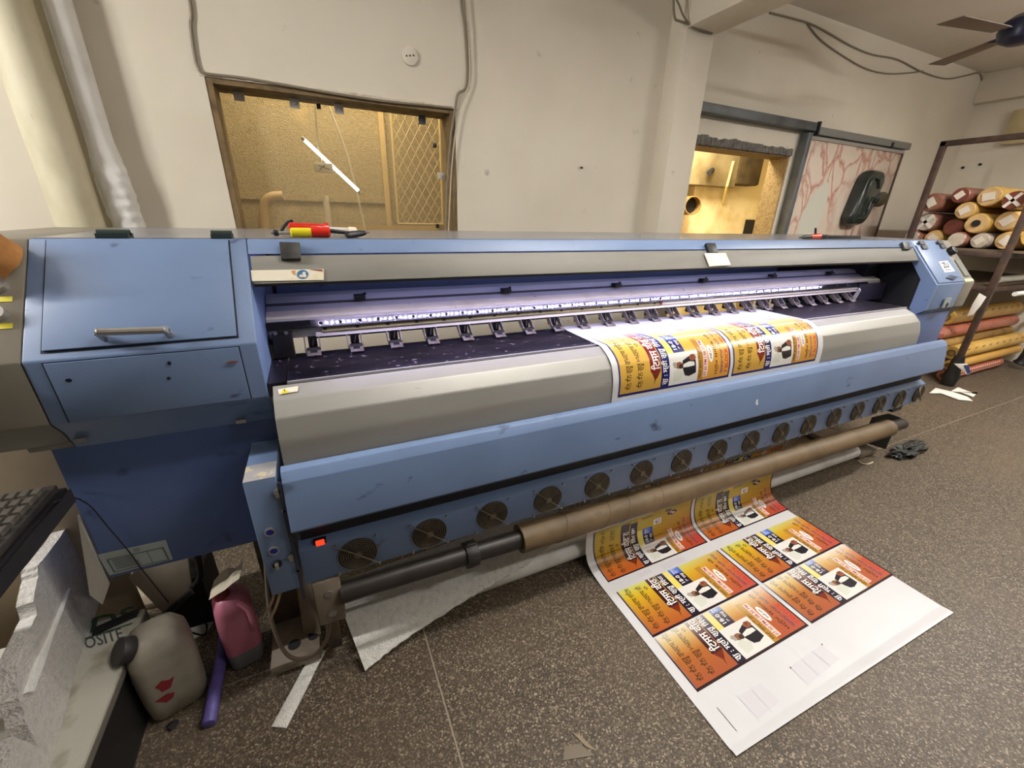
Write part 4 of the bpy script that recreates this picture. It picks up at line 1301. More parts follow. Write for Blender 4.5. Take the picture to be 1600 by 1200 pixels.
X0, X1 = .918, 2.146
bn = thing('printed_banner_sheet', (1.53, .8, 0), 'long white vinyl sheet with rows of printed posters, running from platen to floor', 'banner')
bm = bmesh.new()
nx = 24
rows = []
srange = [-.03, -.015] + SL
for k, s in enumerate(srange):
    p = sheet(s)
    r = []
    for i in range(nx + 1):
        t = i / nx
        x = X0 + (X1 - X0) * t
        yy, zz = p.y, p.z
        if s < .02: yy = p.y + (.016 if s < 0 else .006) - .030 * t * (1 if s < 0 else .5); zz = p.z + (.004 if s < 0 else 0)
        xo = 0
        if s > 1.0: xo = -.006
        r.append(bm.verts.new((x + xo, yy, zz)))
    rows.append(r)
for a, b in zip(rows, rows[1:]):
    for i in range(nx):
        bm.faces.new((a[i], a[i + 1], b[i + 1], b[i]))
mk('vinyl', bm, vinyl_m, bn, angle=1.5)
W_ART, H_ART = .32, .575


def mixc(a, b, t):
    t = max(0, min(1, t)); return tuple(x + (y - x) * t for x, y in zip(a, b))


def ramp(stops, t):
    for (p0, c0_), (p1, c1_) in zip(stops, stops[1:]):
        if t <= p1: return mixc(c0_, c1_, (t - p0) / (p1 - p0) if t > p0 else 0)
    return stops[-1][1]


CACHE = {}


def wd(text, bold=0.):
    if (text, bold) not in CACHE: CACHE[(text, bold)] = words(text, bold)
    return CACHE[(text, bold)]


NAVY, MAROON, WHITE = (26, 28, 96), (120, 26, 26), (244, 240, 236)
ART = []        # (layer, polygon [(a, b)...], colour or 'bg')


def rect(layer, a0, a1, b0, b1, c, na=1, nb=1):
    for i in range(na):
        for j in range(nb):
            aa, ab = a0 + (a1 - a0) * i / na, a0 + (a1 - a0) * (i + 1) / na
            ba, bb = b0 + (b1 - b0) * j / nb, b0 + (b1 - b0) * (j + 1) / nb
            ART.append((layer, [(aa, ba), (ab, ba), (ab, bb), (aa, bb)], c))


def ell(layer, a, b, ra, rb, c, n=20):
    ART.append((layer, [(a + ra * math.cos(2 * PI * i / n), b + rb * math.sin(2 * PI * i / n)) for i in range(n)], c))


def lettering(layer, text, a0, a1, b0, b1, c, bold=0.):
    for p in wd(text, bold):
        ART.append((layer, [(a0 + (a1 - a0) * u, b1 + (b0 - b1) * v) for u, v in p], c))


# frame, ground
rect(0, -.009, W_ART, -.008, H_ART + .008, 'border', 16, 1)
rect(1, 0, W_ART, 0, H_ART, 'bg', 26, 20)
rect(1.2, 0, W_ART, -.0022, -.0008, (150, 150, 170), 10, 1)
# two prayer lines
lettering(2, 'ਧੰਨ ਧੰਨ ਗੁਰੂ ਰਾਮਦਾਸ ਸਾਿਹਬ', .012, .205, .020, .060, (50, 42, 18), .016)
lettering(2, 'ਧੰਨ ਧੰਨ ਗੁਰੂ ਅਮਰਦਾਸ ਜੀ', .012, .195, .074, .114, (50, 42, 18), .016)
lettering(2, 'ਦੇ', .165, .185, .112, .128, (54, 44, 20), .012)
lettering(2, 'ਸਾਿਹਬ ਜੀ', .215, .30, .03, .055, (90, 74, 24), .01)
lettering(2, 'ਮਹਾਰਾਜ', .215, .29, .085, .11, (90, 74, 24), .01)
# pen shaped maroon band
ART.append((2, [(.030, .166), (.062, .147), (.062, .193), (.040, .178)], (112, 40, 22)))
rect(2, .062, W_ART * .94, .143, .194, MAROON, 14, 1)
ART.append((2.5, [(.012, .160), (.032, .164), (.034, .170)], (70, 40, 20)))
lettering(3, 'ਿਟਸਸ ਕੀਰਤਨ', .068, .240, .146, .191, WHITE, .022)
# navy line
rect(2, 0, W_ART * .9, .1975, .240, NAVY, 16, 1)
lettering(3, 'ਗੁ : ਸ੍ਰੀ ਗੁਰੂ ਿਸੰਘ ਸਭਾ', .008, .25, .199, .237, WHITE, .018)
# photograph of a man in a dark suit
rect(2, 0, .118, .240, .394, (226, 224, 218), 6, 4)
ART.append((3, [(.012, .262), (.05, .258), (.062, .285), (.04, .318), (.016, .30)], (212, 214, 202)))
ART.append((4, [(.030, .322), (.048, .312), (.066, .306), (.086, .310), (.099, .345), (.098, .372), (.082, .380), (.034, .382), (.025, .345)], (34, 30, 36)))
ART.append((4.4, [(.061, .310), (.072, .312), (.080, .345), (.076, .372), (.062, .374), (.060, .340)], (228, 226, 218)))
ell(5, .071, .289, .0125, .020, (136, 92, 66), 14)
ell(5.4, .066, .300, .009, .012, (60, 44, 36), 10)
ART.append((5.6, [(.078, .254), (.086, .264), (.082, .276), (.066, .278), (.062, .266)], (168, 160, 150)))
ART.append((5, [(.082, .352), (.094, .344), (.105, .356), (.104, .378), (.090, .384), (.080, .370)], (142, 82, 58)))
ART.append((5.4, [(.092, .360), (.104, .358), (.104, .364), (.093, .368)], (96, 52, 38)))
# stripe of the time line
rect(2, 0, .17, .394, .424, (176, 128, 50), 8, 1)
lettering(3, 'ਸਮਾਂ ਸ਼ਾਮ ਤੋਂ ਰਾਤ', .010, .13, .396, .416, (52, 40, 22), .01)
rect(2.5, .012, .158, .423, .449, (238, 206, 190), 6, 1)
lettering(3, '07.30 PM | 08.30 PM', .015, .155, .427, .446, (142, 30, 84), .014)
ell(3, .098, .468, .034, .0145, WHITE, 24)
lettering(4, 'ਰਾਗੀ ਜਥਾ', .076, .12, .461, .475, (96, 26, 26), .02)
lettering(3, 'ਮਨੁੱਖ ਸਾਿਹਬ ਜੀ', .012, .185, .487, .510, (70, 34, 24), .012)
lettering(3, 'ਗੁਰਦੁਆਰਾ ਸ੍ਰੀ ਗੁਰੂ', .012, .20, .520, .541, (76, 54, 110), .012)
lettering(3, '7 BLOCK', .014, .11, .549, .569, (206, 44, 52), .02)
lettering(3, 'ਫੋਨ ੯੮', .13, .2, .551, .568, (206, 70, 60), .01)
# date boxes
rect(2, .118, .215, .240, .272, (232, 214, 110), 5, 1)
rect(2, .118, .218, .272, .332, NAVY, 5, 1)
rect(2.4, .178, .218, .272, .332, (48, 84, 190), 3, 1)
lettering(3, '18-0', .130, .172, .280, .300, WHITE, .02)
lettering(3, 'ਤੋਂ ਸ਼ੁਰੂ', .130, .175, .308, .326, WHITE, .016)
lettering(3, 'ਸਾਲਾਨਾ', .182, .214, .285, .318, (210, 220, 240), .01)
# emblem panel and round badge
rect(2, .222, .262, .338, .386, (240, 232, 226), 2, 2)
for k, (r0, ph) in enumerate(((.014, .3), (.009, 1.8))):
    pts = [(.242 + r0 * math.cos(ph + q * .55), .362 + r0 * 1.1 * math.sin(ph + q * .55)) for q in range(9)]
    inn = [(.242 + (r0 - .0035) * math.cos(ph + q * .55), .362 + (r0 - .0035) * 1.1 * math.sin(ph + q * .55)) for q in range(9)]
    for q in range(8): ART.append((3, [pts[q], pts[q + 1], inn[q + 1], inn[q]], (120, 84, 150)))
ART.append((3, [(.226, .355), (.258, .352), (.258, .356), (.226, .360)], (120, 84, 150)))
ell(2, .272, .452, .017, .030, NAVY, 22)
ell(3, .276, .446, .008, .011, (220, 170, 160), 12)
ell(3, .268, .462, .006, .010, (236, 226, 230), 12)
ell(2, .300, .245, .009, .020, (232, 176, 50), 16)
ART.append((2, [(.293, .262), (.300, .262), (.306, .32), (.298, .335), (.296, .30)], (110, 84, 80)))
ell(2, .300, .425, .009, .022, (60, 60, 84), 14)


def half(pts, k, sign):
    out = []
    for (a, b), (c, d) in zip(pts, pts[1:] + pts[:1]):
        ia, ic = (a - k) * sign >= 0, (c - k) * sign >= 0
        if ia: out.append((a, b))
        if ia != ic:
            t = (k - a) / (c - a); out.append((k, b + (d - b) * t))
    return out


def cuts(pts, step):
    lo, hi = min(a for a, b in pts), max(a for a, b in pts)
    i0, i1 = math.floor(lo / step + 1e-6), math.ceil(hi / step - 1e-6)
    if i1 - i0 <= 1: return [pts]
    res = []
    for i in range(i0, i1):
        q = half(half(pts, i * step, 1), (i + 1) * step, -1)
        if len(q) > 2: res.append(q)
    return res


def poster(name, xleft, s0, amax, ascale, bgs, fade, tint, border, lab=None, hs=1.0, step=.008, dark=True):
    """lay the artwork on the sheet: amax = how far the print got, fade(a) -> white share"""
    bm = bmesh.new()
    lay = bm.loops.layers.float_color.new('ink')
    for layer, poly, c in ART:
        if min(a for a, b in poly) >= amax: continue
        pts = [(min(a, amax), b) for a, b in poly]
        # split long polygons so that they follow the curve
        amin, amx = min(a for a, b in pts), max(a for a, b in pts)
        if amx - amin < 1e-6: continue
        for pc_ in cuts(pts, step):
            vs = []
            for a, b in pc_:
                q = sheet(s0 + a * ascale, .0006 + layer * .00012)
                vs.append(bm.verts.new((xleft + b * hs, q.y, q.z)))
            try: f = bm.faces.new(vs)
            except ValueError: continue
            for l, (a, b) in zip(f.loops, pc_):
                t = a / W_ART
                if c == 'bg':
                    col = ramp(bgs, t)
                    col = mixc(col, tint, max(0, min(1, (b / H_ART - .52) / .45)) * .8 * (1 - t))
                elif c == 'border': col = border
                elif dark and c in (NAVY, MAROON): col = (34, 26, 46) if c is NAVY else (58, 24, 26)
                else: col = c
                col = mixc(col, (238, 236, 230), fade(t, b))
                l[lay] = (*lin(col), 1)
    return mk(name, bm, ink, bn, smooth=False)


OR, OR2 = (196, 96, 34), (206, 120, 34)
XLc, XRc = .964, 1.574
sr1, sr2, sr3 = s_at_y(.530), s_at_y(.737), s_at_y(1.005)
s_top3 = s_at_z(.165)
sc3 = (s_top3 - sr3) / W_ART
sp4 = s_at_z(.848)


def f1(t, b): return max(0, (t - .30) / .34) ** 1.3 * (.9 if b < .2 or b > .4 else .7)


def f2(t, b): return max(0, (t - .52) / .30) * .55


def f0(t, b): return 0


def f4(t, b): return min(.8, max(0, (t - .5) / .4) * .8)


for xl in (XLc, XRc):
    poster('poster_print', xl, sr1, .194, 1.0, [(0, (162, 82, 48)), (.3, (172, 102, 46)), (.5, (196, 148, 54)), (.62, (216, 192, 120))], f1, (176, 82, 58), (44, 22, 26))
    poster('poster_print', xl, sr2, .208, 1.0, [(0, (172, 88, 42)), (.28, (188, 128, 40)), (.5, (206, 170, 38)), (.65, (200, 204, 86))], f2, (180, 76, 68), (44, 22, 26))
    poster('poster_print', xl, sr3, .32, sc3, [(0, (178, 86, 36)), (.2, (184, 100, 34)), (.5, (194, 156, 36)), (1, (184, 172, 44))], f0, (176, 62, 52), (40, 20, 24))
    poster('poster_print', xl, s_at_z(.185), .16, 1.0, [(0, (196, 92, 32)), (.5, (190, 150, 40)), (1, (190, 170, 40))], f0, (176, 62, 52), (40, 20, 24))
for xl in (.946, 1.536):
    poster('poster_print', xl, sp4, .32, 1.06, [(0, (202, 158, 70)), (.45, (212, 170, 70)), (.75, (232, 206, 90)), (1, (242, 230, 160))], f4, (222, 150, 60), (30, 26, 92), hs=.968, dark=False)
# faint grey registration blocks and the short black line
tp_m = M('faint_lilac_ink', (208, 205, 210), .4)
for quad in (((1.065, .458), (1.068, .385), (1.122, .388), (1.120, .456)), ((1.126, .455), (1.128, .388), (1.18, .391), (1.175, .456)),
             ((1.32, .450), (1.317, .385), (1.38, .388), (1.382, .451)), ((1.386, .451), (1.384, .388), (1.45, .391), (1.447, .452)), ((1.452, .452), (1.455, .391), (1.515, .394), (1.508, .453)),
             ((1.10, .965), (1.10, .985), (1.17, .985), (1.17, .965)), ((1.23, .955), (1.23, .985), (1.36, .985), (1.36, .955))):
    bm = bmesh.new()
    bm.faces.new([bm.verts.new((x, y, .0048)) for x, y in quad])
    mk('test_print', bm, tp_m, bn, smooth=False)
bm = bmesh.new()
bm.faces.new([bm.verts.new(q) for q in ((.9755, .462, .0048), (.9775, .462, .0048), (.9778, .390, .0048), (.9758, .390, .0048))])
for x, y in ((1.512, .453), (1.32, .446)):
    disc(bm, (x, y, .0049), (0, 0, 1), .003, 8)
mk('cut_line', bm, ink_m, bn, smooth=False)

# ================================================================== AROUND THE PRINTER FOOT
# cardboard core on the shaft
ct = mk('cardboard_tube', pipe(bmesh.new(), tubept(.555), tubept(3.09), .052, .036, 36), kraft_m, label='long brown cardboard tube on the take-up shaft under the fans', cat='tube')
bm = bmesh.new()
for x in (.72, .92, 1.02, 1.2):
    p = [tubept(x + .045 * math.sin(a) * .6) + Vector((0, math.cos(a) * .0525, math.sin(a) * .0525)) for a in [2 * PI * i / 24 for i in range(25)]]
    tube(bm, p, .0012, n=5, raw=True)
mk('wrap_seam', bm, M('seam_brown', (120, 94, 62), .6), ct)
# white roll on the floor
rl_ = thing('floor_roll', (1.7, 1.19, 0), 'slim dusty white vinyl roll lying on the floor behind the banner', 'roll')
mk('vinyl', cyl(bmesh.new(), (.25, 1.19, .0435), (3.1, 1.187, .0435), .043, n=28), rollgrey_m, rl_)
mk('core', pipe(bmesh.new(), (3.095, 1.187, .0435), (3.13, 1.187, .0435), .024, .018), kraft_m, rl_)

# foam sheet leaning on that roll
t0 = atZ(570, 1047, .012)
pn = Vector((0, -.50, .86)).normalized()
pp = Vector((0, t0.y, .022))
q0 = lambda a, b: atP(a, b, pp, pn)
edge_px = [(570, 1047), (600, 1024), (632, 1000), (664, 978), (700, 955), (733, 935), (750, 925), (790, 901), (826, 879), (858, 855), (885, 836)]
dense = []
for (a, b), (c, d) in zip(edge_px, edge_px[1:]):
    for k in range(5):
        s = k / 5
        j = noise.noise(Vector((a + (c - a) * s, 3.3, 0)) * .21) * 2.4
        dense.append(q0(a + (c - a) * s + j * .5, b + (d - b) * s + j))
far = q0(885, 836)
lefttop = q0(534, 951)
dl = (lefttop - t0)
poly = dense + [far + Vector((.02, .12, .07)), lefttop + dl * .45]
fs = mk('foam_sheet', slab(bmesh.new(), poly, pn, .02), foam_m, label='white foam sheet with a ragged edge leaning under the printer on the floor', cat='foam', smooth=False)
# white strip
s4 = [atZ(*q, .006) for q in ((424, 1135), (447, 1137), (498, 1037), (478, 1036))]
s4[2] += (s4[2] - s4[1]) * .25; s4[3] += (s4[3] - s4[0]) * .25
mk('foam_strip', slab(bmesh.new(), [p + Vector((0, 0, .0)) for p in s4], (0, 0, 1), .006), foam_m, label='narrow white strip lying on the floor beside the printer foot', cat='strip', bev=.001)
# floor litter
bm = slab(bmesh.new(), [atZ(*q, .003) for q in ((893, 1143), (908, 1150), (933, 1174), (916, 1167))], (0, 0, 1), .002)
mk('paper_scrap', bm, M('tan_scrap', (136, 122, 100), .7), label='tan torn paper scrap on the floor left of the banner corner', cat='paper')
bm = slab(bmesh.new(), [atZ(*q, .003) for q in ((882, 1166), (905, 1162), (930, 1180), (880, 1188))], (0, 0, 1), .002)
mk('plastic_scrap', bm, M('clear_scrap', (120, 110, 96), .25), label='clear plastic scrap touching the tan paper scrap on the floor', cat='plastic')
rg0 = atZ(1418, 708, .0)
bm = bmesh.new()
bmesh.ops.create_icosphere(bm, subdivisions=4, radius=1)
for v in bm.verts:
    n_ = 1 + .55 * noise.noise(v.co * 2.1) + .25 * noise.noise(v.co * 5)
    v.co = Vector((rg0.x + v.co.x * .17 * n_, rg0.y + v.co.y * .05 * n_, max(0.001, .028 + v.co.z * .04 * n_)))
mk('black_rag', bm, M('black_rag', (34, 36, 32), .6), label='crumpled black rag on the floor right of the printer', cat='rag', angle=.4)
mk('string_scrap', tube(bmesh.new(), [atZ(*q, .005) for q in ((1341, 720), (1347, 724), (1356, 725), (1364, 722))], .004), pipewhite_m, label='short curled white string on the floor past the white roll end', cat='string')
bm = bmesh.new()
for pts in (((1452, 614), (1462, 606), (1488, 612), (1512, 620), (1520, 626), (1498, 624), (1470, 614)), ((1486, 611), (1497, 605), (1526, 616), (1528, 613), (1521, 620), (1500, 612))):
    slab(bm, [atZ(*q, .012) for q in pts], (0, 0, 1), .006)
mk('torn_paper', bm, paper_m, label='torn white paper strips on the floor near the rack post', cat='paper')
d0 = atZ(270, 1135, 0)
bm = bmesh.new(); bmesh.ops.create_icosphere(bm, subdivisions=2, radius=1)
for v in bm.verts:
    n_ = 1 + .6 * noise.noise(v.co * 2.4); v.co = Vector((d0.x + v.co.x * .014 * n_, d0.y + v.co.y * .014 * n_, max(.0005, .006 + v.co.z * .007 * n_)))
mk('dirt_lump', bm, dark_m, label='small black lump of dirt on the floor in front of the dusty jerrycan', cat='dirt')
# beige flap and papers below the base
p4 = [atY(*q, 1.42) for q in ((287, 873), (302, 918), (263, 946), (196, 912), (232, 882))]
bf = thing('beige_panel', (p4[2].x, 1.42, 0), 'dusty beige plastic panel with black edge under the printer base', 'panel')
bx = slab(bmesh.new(), [p + Vector((0, (p.z - .25) * .5, 0)) for p in p4], (0, -.9, .4), .012)
mk('panel_board', bx, beigepl_m, bf, bev=.002)
e0, e1 = p4[1] + Vector((0, (p4[1].z - .25) * .5, 0)), p4[2] + Vector((0, (p4[2].z - .25) * .5, 0))
mk('black_edge', tube(bmesh.new(), [e0, (e0 + e1) / 2, e1], .012, n=6), black_m, bf)
mk('support', B(p4[2].x - .02, p4[2].x + .1, 1.45, 1.62, 0, p4[2].z + .06), dark_m, bf)
bm = slab(bmesh.new(), [atZ(*q, .03) for q in ((165, 920), (210, 910), (250, 940), (200, 950))], (0, 0, 1), .03)
mk('white_tray', bm, M('dusty_white', (176, 166, 144), .6, col2=(96, 80, 60), scale=8), label='dusty white tray in the dark corner under the printer base', cat='tray', bev=.004)
bm = slab(bmesh.new(), [atZ(*q, .006) for q in ((290, 978), (322, 954), (336, 966), (320, 990), (298, 1000))], (0, 0, 1), .006)
mk('torn_card', bm, paper_m, label='torn white card on the floor between the two jerrycans', cat='card')
mk('black_cable', tube(bmesh.new(), [atY(308, 866, 1.35), atY(313, 890, 1.38), atY(311, 905, 1.4), atY(300, 918, 1.4)], .01), cable2_m, label='thick black cable hanging below the printer base', cat='cable')

# dusty jerrycan
j0 = Vector((-.572, 1.155, 0))
jc = thing('jerrycan', (j0.x, j0.y, 0), 'dusty translucent jerrycan with red marks and a black cap', 'jerrycan')
ang = .35
uj, vj = Vector((math.cos(ang), math.sin(ang), 0)), Vector((-math.sin(ang), math.cos(ang), 0))
rg = []
for z, w_, d_, r_ in ((.0, .12, .13, .03), (.014, .142, .15, .035), (.07, .150, .155, .035), (.18, .152, .155, .035), (.235, .145, .148, .035), (.275, .11, .115, .03), (.292, .07, .08, .02)):
    rg.append([Vector((j0.x, j0.y + .05, z)) + uj * a + vj * b for a, b in rrect(w_, d_, r_, 4)])
mk('can_body', rings_mesh(bmesh.new(), rg), jerry_m, jc, angle=1.0)
kc = atZ(228, 1012, .21)
kd = (Vector((-.65, -.35, .55))).normalized()
kc2 = atZ(212, 1014, .262)
mk('neck', cyl(bmesh.new(), kc2 - kd * .02, kc2 + kd * .012, .028), jerry_m, jc)
b = cyl(bmesh.new(), kc2 + kd * .01, kc2 + kd * .042, .036, n=24)
mk('cap', b, M('black_cap', (44, 40, 40), .5), jc, bev=.003)
bm = tube(bmesh.new(), [Vector((j0.x + .020, j0.y + .03, .272)) + uj * .026 * math.cos(a_) + vj * .026 * math.sin(a_) + Vector((0, 0, .014 * math.sin(a_))) for a_ in [2 * PI * q / 16 for q in range(17)]], .005, n=8, raw=True)
mk('moulded_ring', bm, jerry_m, jc)
bm = bmesh.new()
fy = -.0785


def canpt(a, z): return Vector((j0.x, j0.y + .05, z)) + uj * a + vj * fy


MK = lambda P_: [((a - .006) * 1.2 - .004, (z - .09) * 1.25 + .118) for a, z in P_]
for pts in (((-.02, .118), (-.005, .128), (.006, .118), (.018, .120), (.012, .108), (.004, .092), (-.012, .094), (-.014, .106)), ((-.03, .078), (-.006, .082), (.008, .072), (.002, .06), (-.012, .056), (-.02, .066))):
    bm.faces.new([bm.verts.new(canpt(*q)) for q in MK(pts)])
mk('red_mark', bm, redmark_m, jc)
# pink jerrycan
k0 = atZ(387, 1040, 0)
pk = thing('jerrycan', (k0.x, k0.y + .04, 0), 'pink ink jerrycan with grey bottom and dark red cap', 'jerrycan')
ang = .25
uk, vk = Vector((math.cos(ang), math.sin(ang), 0)), Vector((-math.sin(ang), math.cos(ang), 0))
cc = Vector((k0.x - .005, k0.y + .05, 0))


def kring(z, w_, d_, r_, ox=0): return [cc + Vector((0, 0, z)) + uk * (a + ox) + vk * b for a, b in rrect(w_, d_, r_, 4)]


mk('can_base', rings_mesh(bmesh.new(), [kring(0, .085, .10, .02), kring(.012, .10, .115, .025), kring(.075, .104, .12, .025)]), pinkgrey_m, pk, angle=1.0)
mk('can_body', rings_mesh(bmesh.new(), [kring(.0751, .104, .12, .025), kring(.19, .106, .122, .025), kring(.25, .10, .112, .025), kring(.285, .07, .08, .02), kring(.295, .045, .05, .015)]), pinkcan_m, pk, angle=1.0)
mk('cap', cyl(bmesh.new(), cc + Vector((-.015, -.01, .29)), cc + Vector((-.02, -.015, .325)), .022), redcap_m, pk, bev=.003)
bm = tube(bmesh.new(), [cc + uk * .03 + Vector((0, -.04, .27)), cc + uk * .055 + Vector((0, -.06, .24)), cc + uk * .058 + Vector((0, -.065, .19)), cc + uk * .05 + Vector((0, -.055, .15))], .012, n=10)
mk('can_handle', bm, pinkcan_m, pk)
pc0 = atY(392, 895, 1.21)
bm = bmesh.new()
g = [[None] * 5 for _ in range(5)]
for i in range(5):
    for j in range(5):
        g[i][j] = bm.verts.new(cc + Vector((.0 + (i - 1.5) * .022, -.02 + (j - 2) * .02, .335 + .02 * noise.noise(Vector((i * .9, j * .9, 8))) + .012 * i)))
for i in range(4):
    for j in range(4): bm.faces.new((g[i][j], g[i + 1][j], g[i + 1][j + 1], g[i][j + 1]))
mk('crumpled_wrapper', bm, M('pale_wrapper', (190, 180, 158), .5), label='crumpled pale wrapper lying on top of the pink jerrycan', cat='wrapper', smooth=False)
# purple pipe leaning
a, b = atZ(326, 1132, .020), atZ(352, 990, .05)
mk('purple_pipe', cyl(bmesh.new(), a, b, .019, .018, n=20), purple_m, label='purple plastic pipe lying on the floor between the two jerrycans', cat='pipe', bev=.004)
# long thin black cable from keyboard to floor
cab = [atZ(85, 785, .86), atY(112, 777, 1.2), atY(140, 790, 1.236), atY(170, 825, 1.236), atY(200, 860, 1.236), atY(222, 890, 1.25), atY(250, 925, 1.28), atZ(272, 955, .05), atZ(272, 975, .02), atZ(250, 968, .02), atZ(225, 958, .02)]
mk('keyboard_cable', tube(bmesh.new(), cab, .0019, n=6), cable2_m, label='long thin black cable hanging from the keyboard tray across the blue base', cat='cable')
mk('loose_cable', tube(bmesh.new(), [atZ(*q, .012) for q in ((176, 985), (200, 970), (235, 962), (262, 972), (290, 985), (318, 992), (322, 975), (300, 968))], .0032, n=6), cable2_m, label='loop of thin dark cable lying loose on the floor by the dusty jerrycan', cat='cable')

# stack of printed boards, low, left
zt = .25
bo = thing('board_stack', (-.75, 1.0, 0), 'stack of boards with green printed lettering, dusty white on top', 'board')
r0, r1 = atZ(228, 950, zt), atZ(125, 1200, zt)
xr = (r0.x + r1.x) / 2
mk('top_board', B(xr - .42, xr, .30, r0.y, zt - .012, zt), acp_m, bo, bev=.001)
mk('stack_side', B(xr - .41, xr - .004, .31, r0.y - .01, .0, zt - .013), M('black_board_edges', (26, 24, 24), .5, col2=(60, 54, 48), scale=30, lo=.66, hi=.7), bo)
mk('metal_edge', B(xr - .006, xr + .003, .30, r0.y, zt - .03, zt - .012), M('edge_strip', (96, 92, 84), .5), bo)
o1, o2, o3 = atZ(134, 1015, zt + .0012), atZ(194, 997, zt + .0012), atZ(130, 997, zt + .0012)
bm = put_words(bmesh.new(), 'OSITE', o1, o2 - o1, (o3 - o1), .01)
mk('board_lettering', bm, greyink_m, bo, smooth=False)
o1, o2, o3 = atZ(140, 990, zt + .0012), atZ(208, 968, zt + .0012), atZ(146, 965, zt + .0012)
bm = put_words(bmesh.new(), 'DS', o1, o2 - o1, (o3 - o1), .02)
u_ = (o2 - o1)
q_ = [o1 - u_ * .1 + Vector((0, -.012, 0)), o2 + u_ * .02 + Vector((0, -.012, 0)), o2 + u_ * .02 + Vector((0, -.017, 0)), o1 - u_ * .1 + Vector((0, -.017, 0))]
bm.faces.new([bm.verts.new(v_) for v_ in q_])
mk('board_logo', bm, greenink_m, bo, smooth=False)
a, b = atZ(146, 985, zt + .012), atZ(214, 955, zt + .012)
mk('black_batten', slab(bmesh.new(), [a + Vector((0, -.012, 0)), b + Vector((0, -.012, 0)), b + Vector((0, .012, 0)), a + Vector((0, .012, 0))], (0, 0, 1), .011), black_m, label='thin black batten lying across the far end of the board stack', cat='batten')
# big foam slab standing on the boards (ragged top edge)
fp0 = Vector((-.744, 1.198, zt + .002))
fn = Vector((.986, .166, .02)).normalized()
q1 = lambda a, b: atP(a, b, fp0, fn)
edge = [(119, 804), (92, 842), (66, 876), (58, 884), (60, 900), (54, 925), (52, 940), (58, 960), (44, 990), (30, 1020), (24, 1040), (30, 1075), (28, 1090), (36, 1108), (40, 1128), (52, 1150), (58, 1166), (20, 1150), (16, 1200), (10, 1240)]
L1 = []
for (a, b), (c, d) in zip(edge, edge[1:]):
    for k in range(3):
        s_ = k / 3
        jj = noise.noise(Vector((a + (c - a) * s_, b + (d - b) * s_, 0)) * .25) * 2.0 if k else 0
        L1.append(q1(a + (c - a) * s_ + jj, b + (d - b) * s_))
bot = [q1(66, 1240), q1(78, 1200), q1(122, 1038), q1(156, 941)]
face = L1 + bot
fo = thing('foam_block', fp0, 'big white foam slab with broken top edge standing on the board stack', 'foam')
mk('foam_face', slab(bmesh.new(), face, fn, .030), M('shaded_foam', (198, 194, 188), .8, col2=(182, 178, 172), scale=60, bump=.6, bscale=150), fo, smooth=False)  # greyer foam colour holds the shade on the slab face
bm = bmesh.new()
rb = [q1(105, 920), q1(93, 955), q1(78, 992), q1(64, 1035), q1(46, 1083), q1(35, 1085), q1(52, 1040), q1(76, 990)]
slab(bm, [p + fn * .008 for p in rb], fn, .009)
mk('torn_ridge', bm, M('bright_foam_tear', (240, 238, 232), .8, bump=.6, bscale=120), fo)
mk('foam_backing', slab(bmesh.new(), [atY(*q, 1.245) for q in ((121, 806), (170, 915), (160, 945), (140, 930))], (0, -1, 0), .008), M('greyed_foam', (176, 170, 158), .8), label='narrow greyed board edge between the foam slab and the blue base', cat='board')

# keyboard on black desk
zk = .86
kbd = thing('keyboard', (-.72, 1.05, zk), 'old dusty black computer keyboard on a black desk', 'keyboard')
k0_, k1_ = atZ(83, 754, zk), atZ(6, 848, zk)
kx = (k0_.x + k1_.x) / 2
ky0, ky1 = k1_.y, k0_.y
mk('key_base', B(kx - .45, kx, ky0 - .03, ky1, zk - .022, zk - .006), keyb_m, kbd, bev=.003)
kk = None
pitch = .0195
nr = 6
for r in range(nr):
    for cidx in range(12):
        x1_ = kx - .012 - cidx * pitch
        yy = ky1 - .018 - r * (ky1 - ky0 - .01) / nr
        if r in (3,) and cidx in (0, 2): pass
        if cidx == 4 and r != 0: continue
        w_ = pitch * .82
        dd = (ky1 - ky0 - .01) / nr * .8
        if kk is None:
            b = bmesh.new()
            rings_mesh(b, [[(x1_ - w_, yy - dd, zk - .006), (x1_, yy - dd, zk - .006), (x1_, yy, zk - .006), (x1_ - w_, yy, zk - .006)],
                           [(x1_ - w_ + .002, yy - dd + .002, zk + .003), (x1_ - .002, yy - dd + .002, zk + .003), (x1_ - .002, yy - .002, zk + .003), (x1_ - w_ + .002, yy - .002, zk + .003)]])
            kk = mk('key', b, key_m, kbd, smooth=False); kx0, ky00 = x1_, yy
        else:
            clone(kk, (x1_ - kx0, yy - ky00, 0), kbd)
mk('standing_board', B(-1.35, -.70, 1.475, 1.49, 0, .81), M('beige_board', (172, 156, 130), .7, col2=(158, 142, 116), scale=5), label='beige board standing on the floor behind the keyboard desk', cat='board', bev=.002)
dk = thing('computer_desk', (-.9, 1.0, 0), 'black edged desk holding the keyboard at the left', 'desk')
mk('desk_top', B(kx - .7, kx + .008, ky0 - .20, ky1 + .012, zk - .062, zk - .0225), desk_m, dk, bev=.004)
mk('desk_edge', B(kx + .0085, kx + .012, ky0 - .20, ky1 + .012, zk - .064, zk - .03), M('scuffed_edge', (34, 31, 31), .5), dk)
for lx, ly in ((kx - .68, ky0 - .19), (kx - .68, ky1 - .03)):
    mk('desk_leg', B(lx, lx + .04, ly, ly + .04, 0, zk - .07), desk_m, dk)

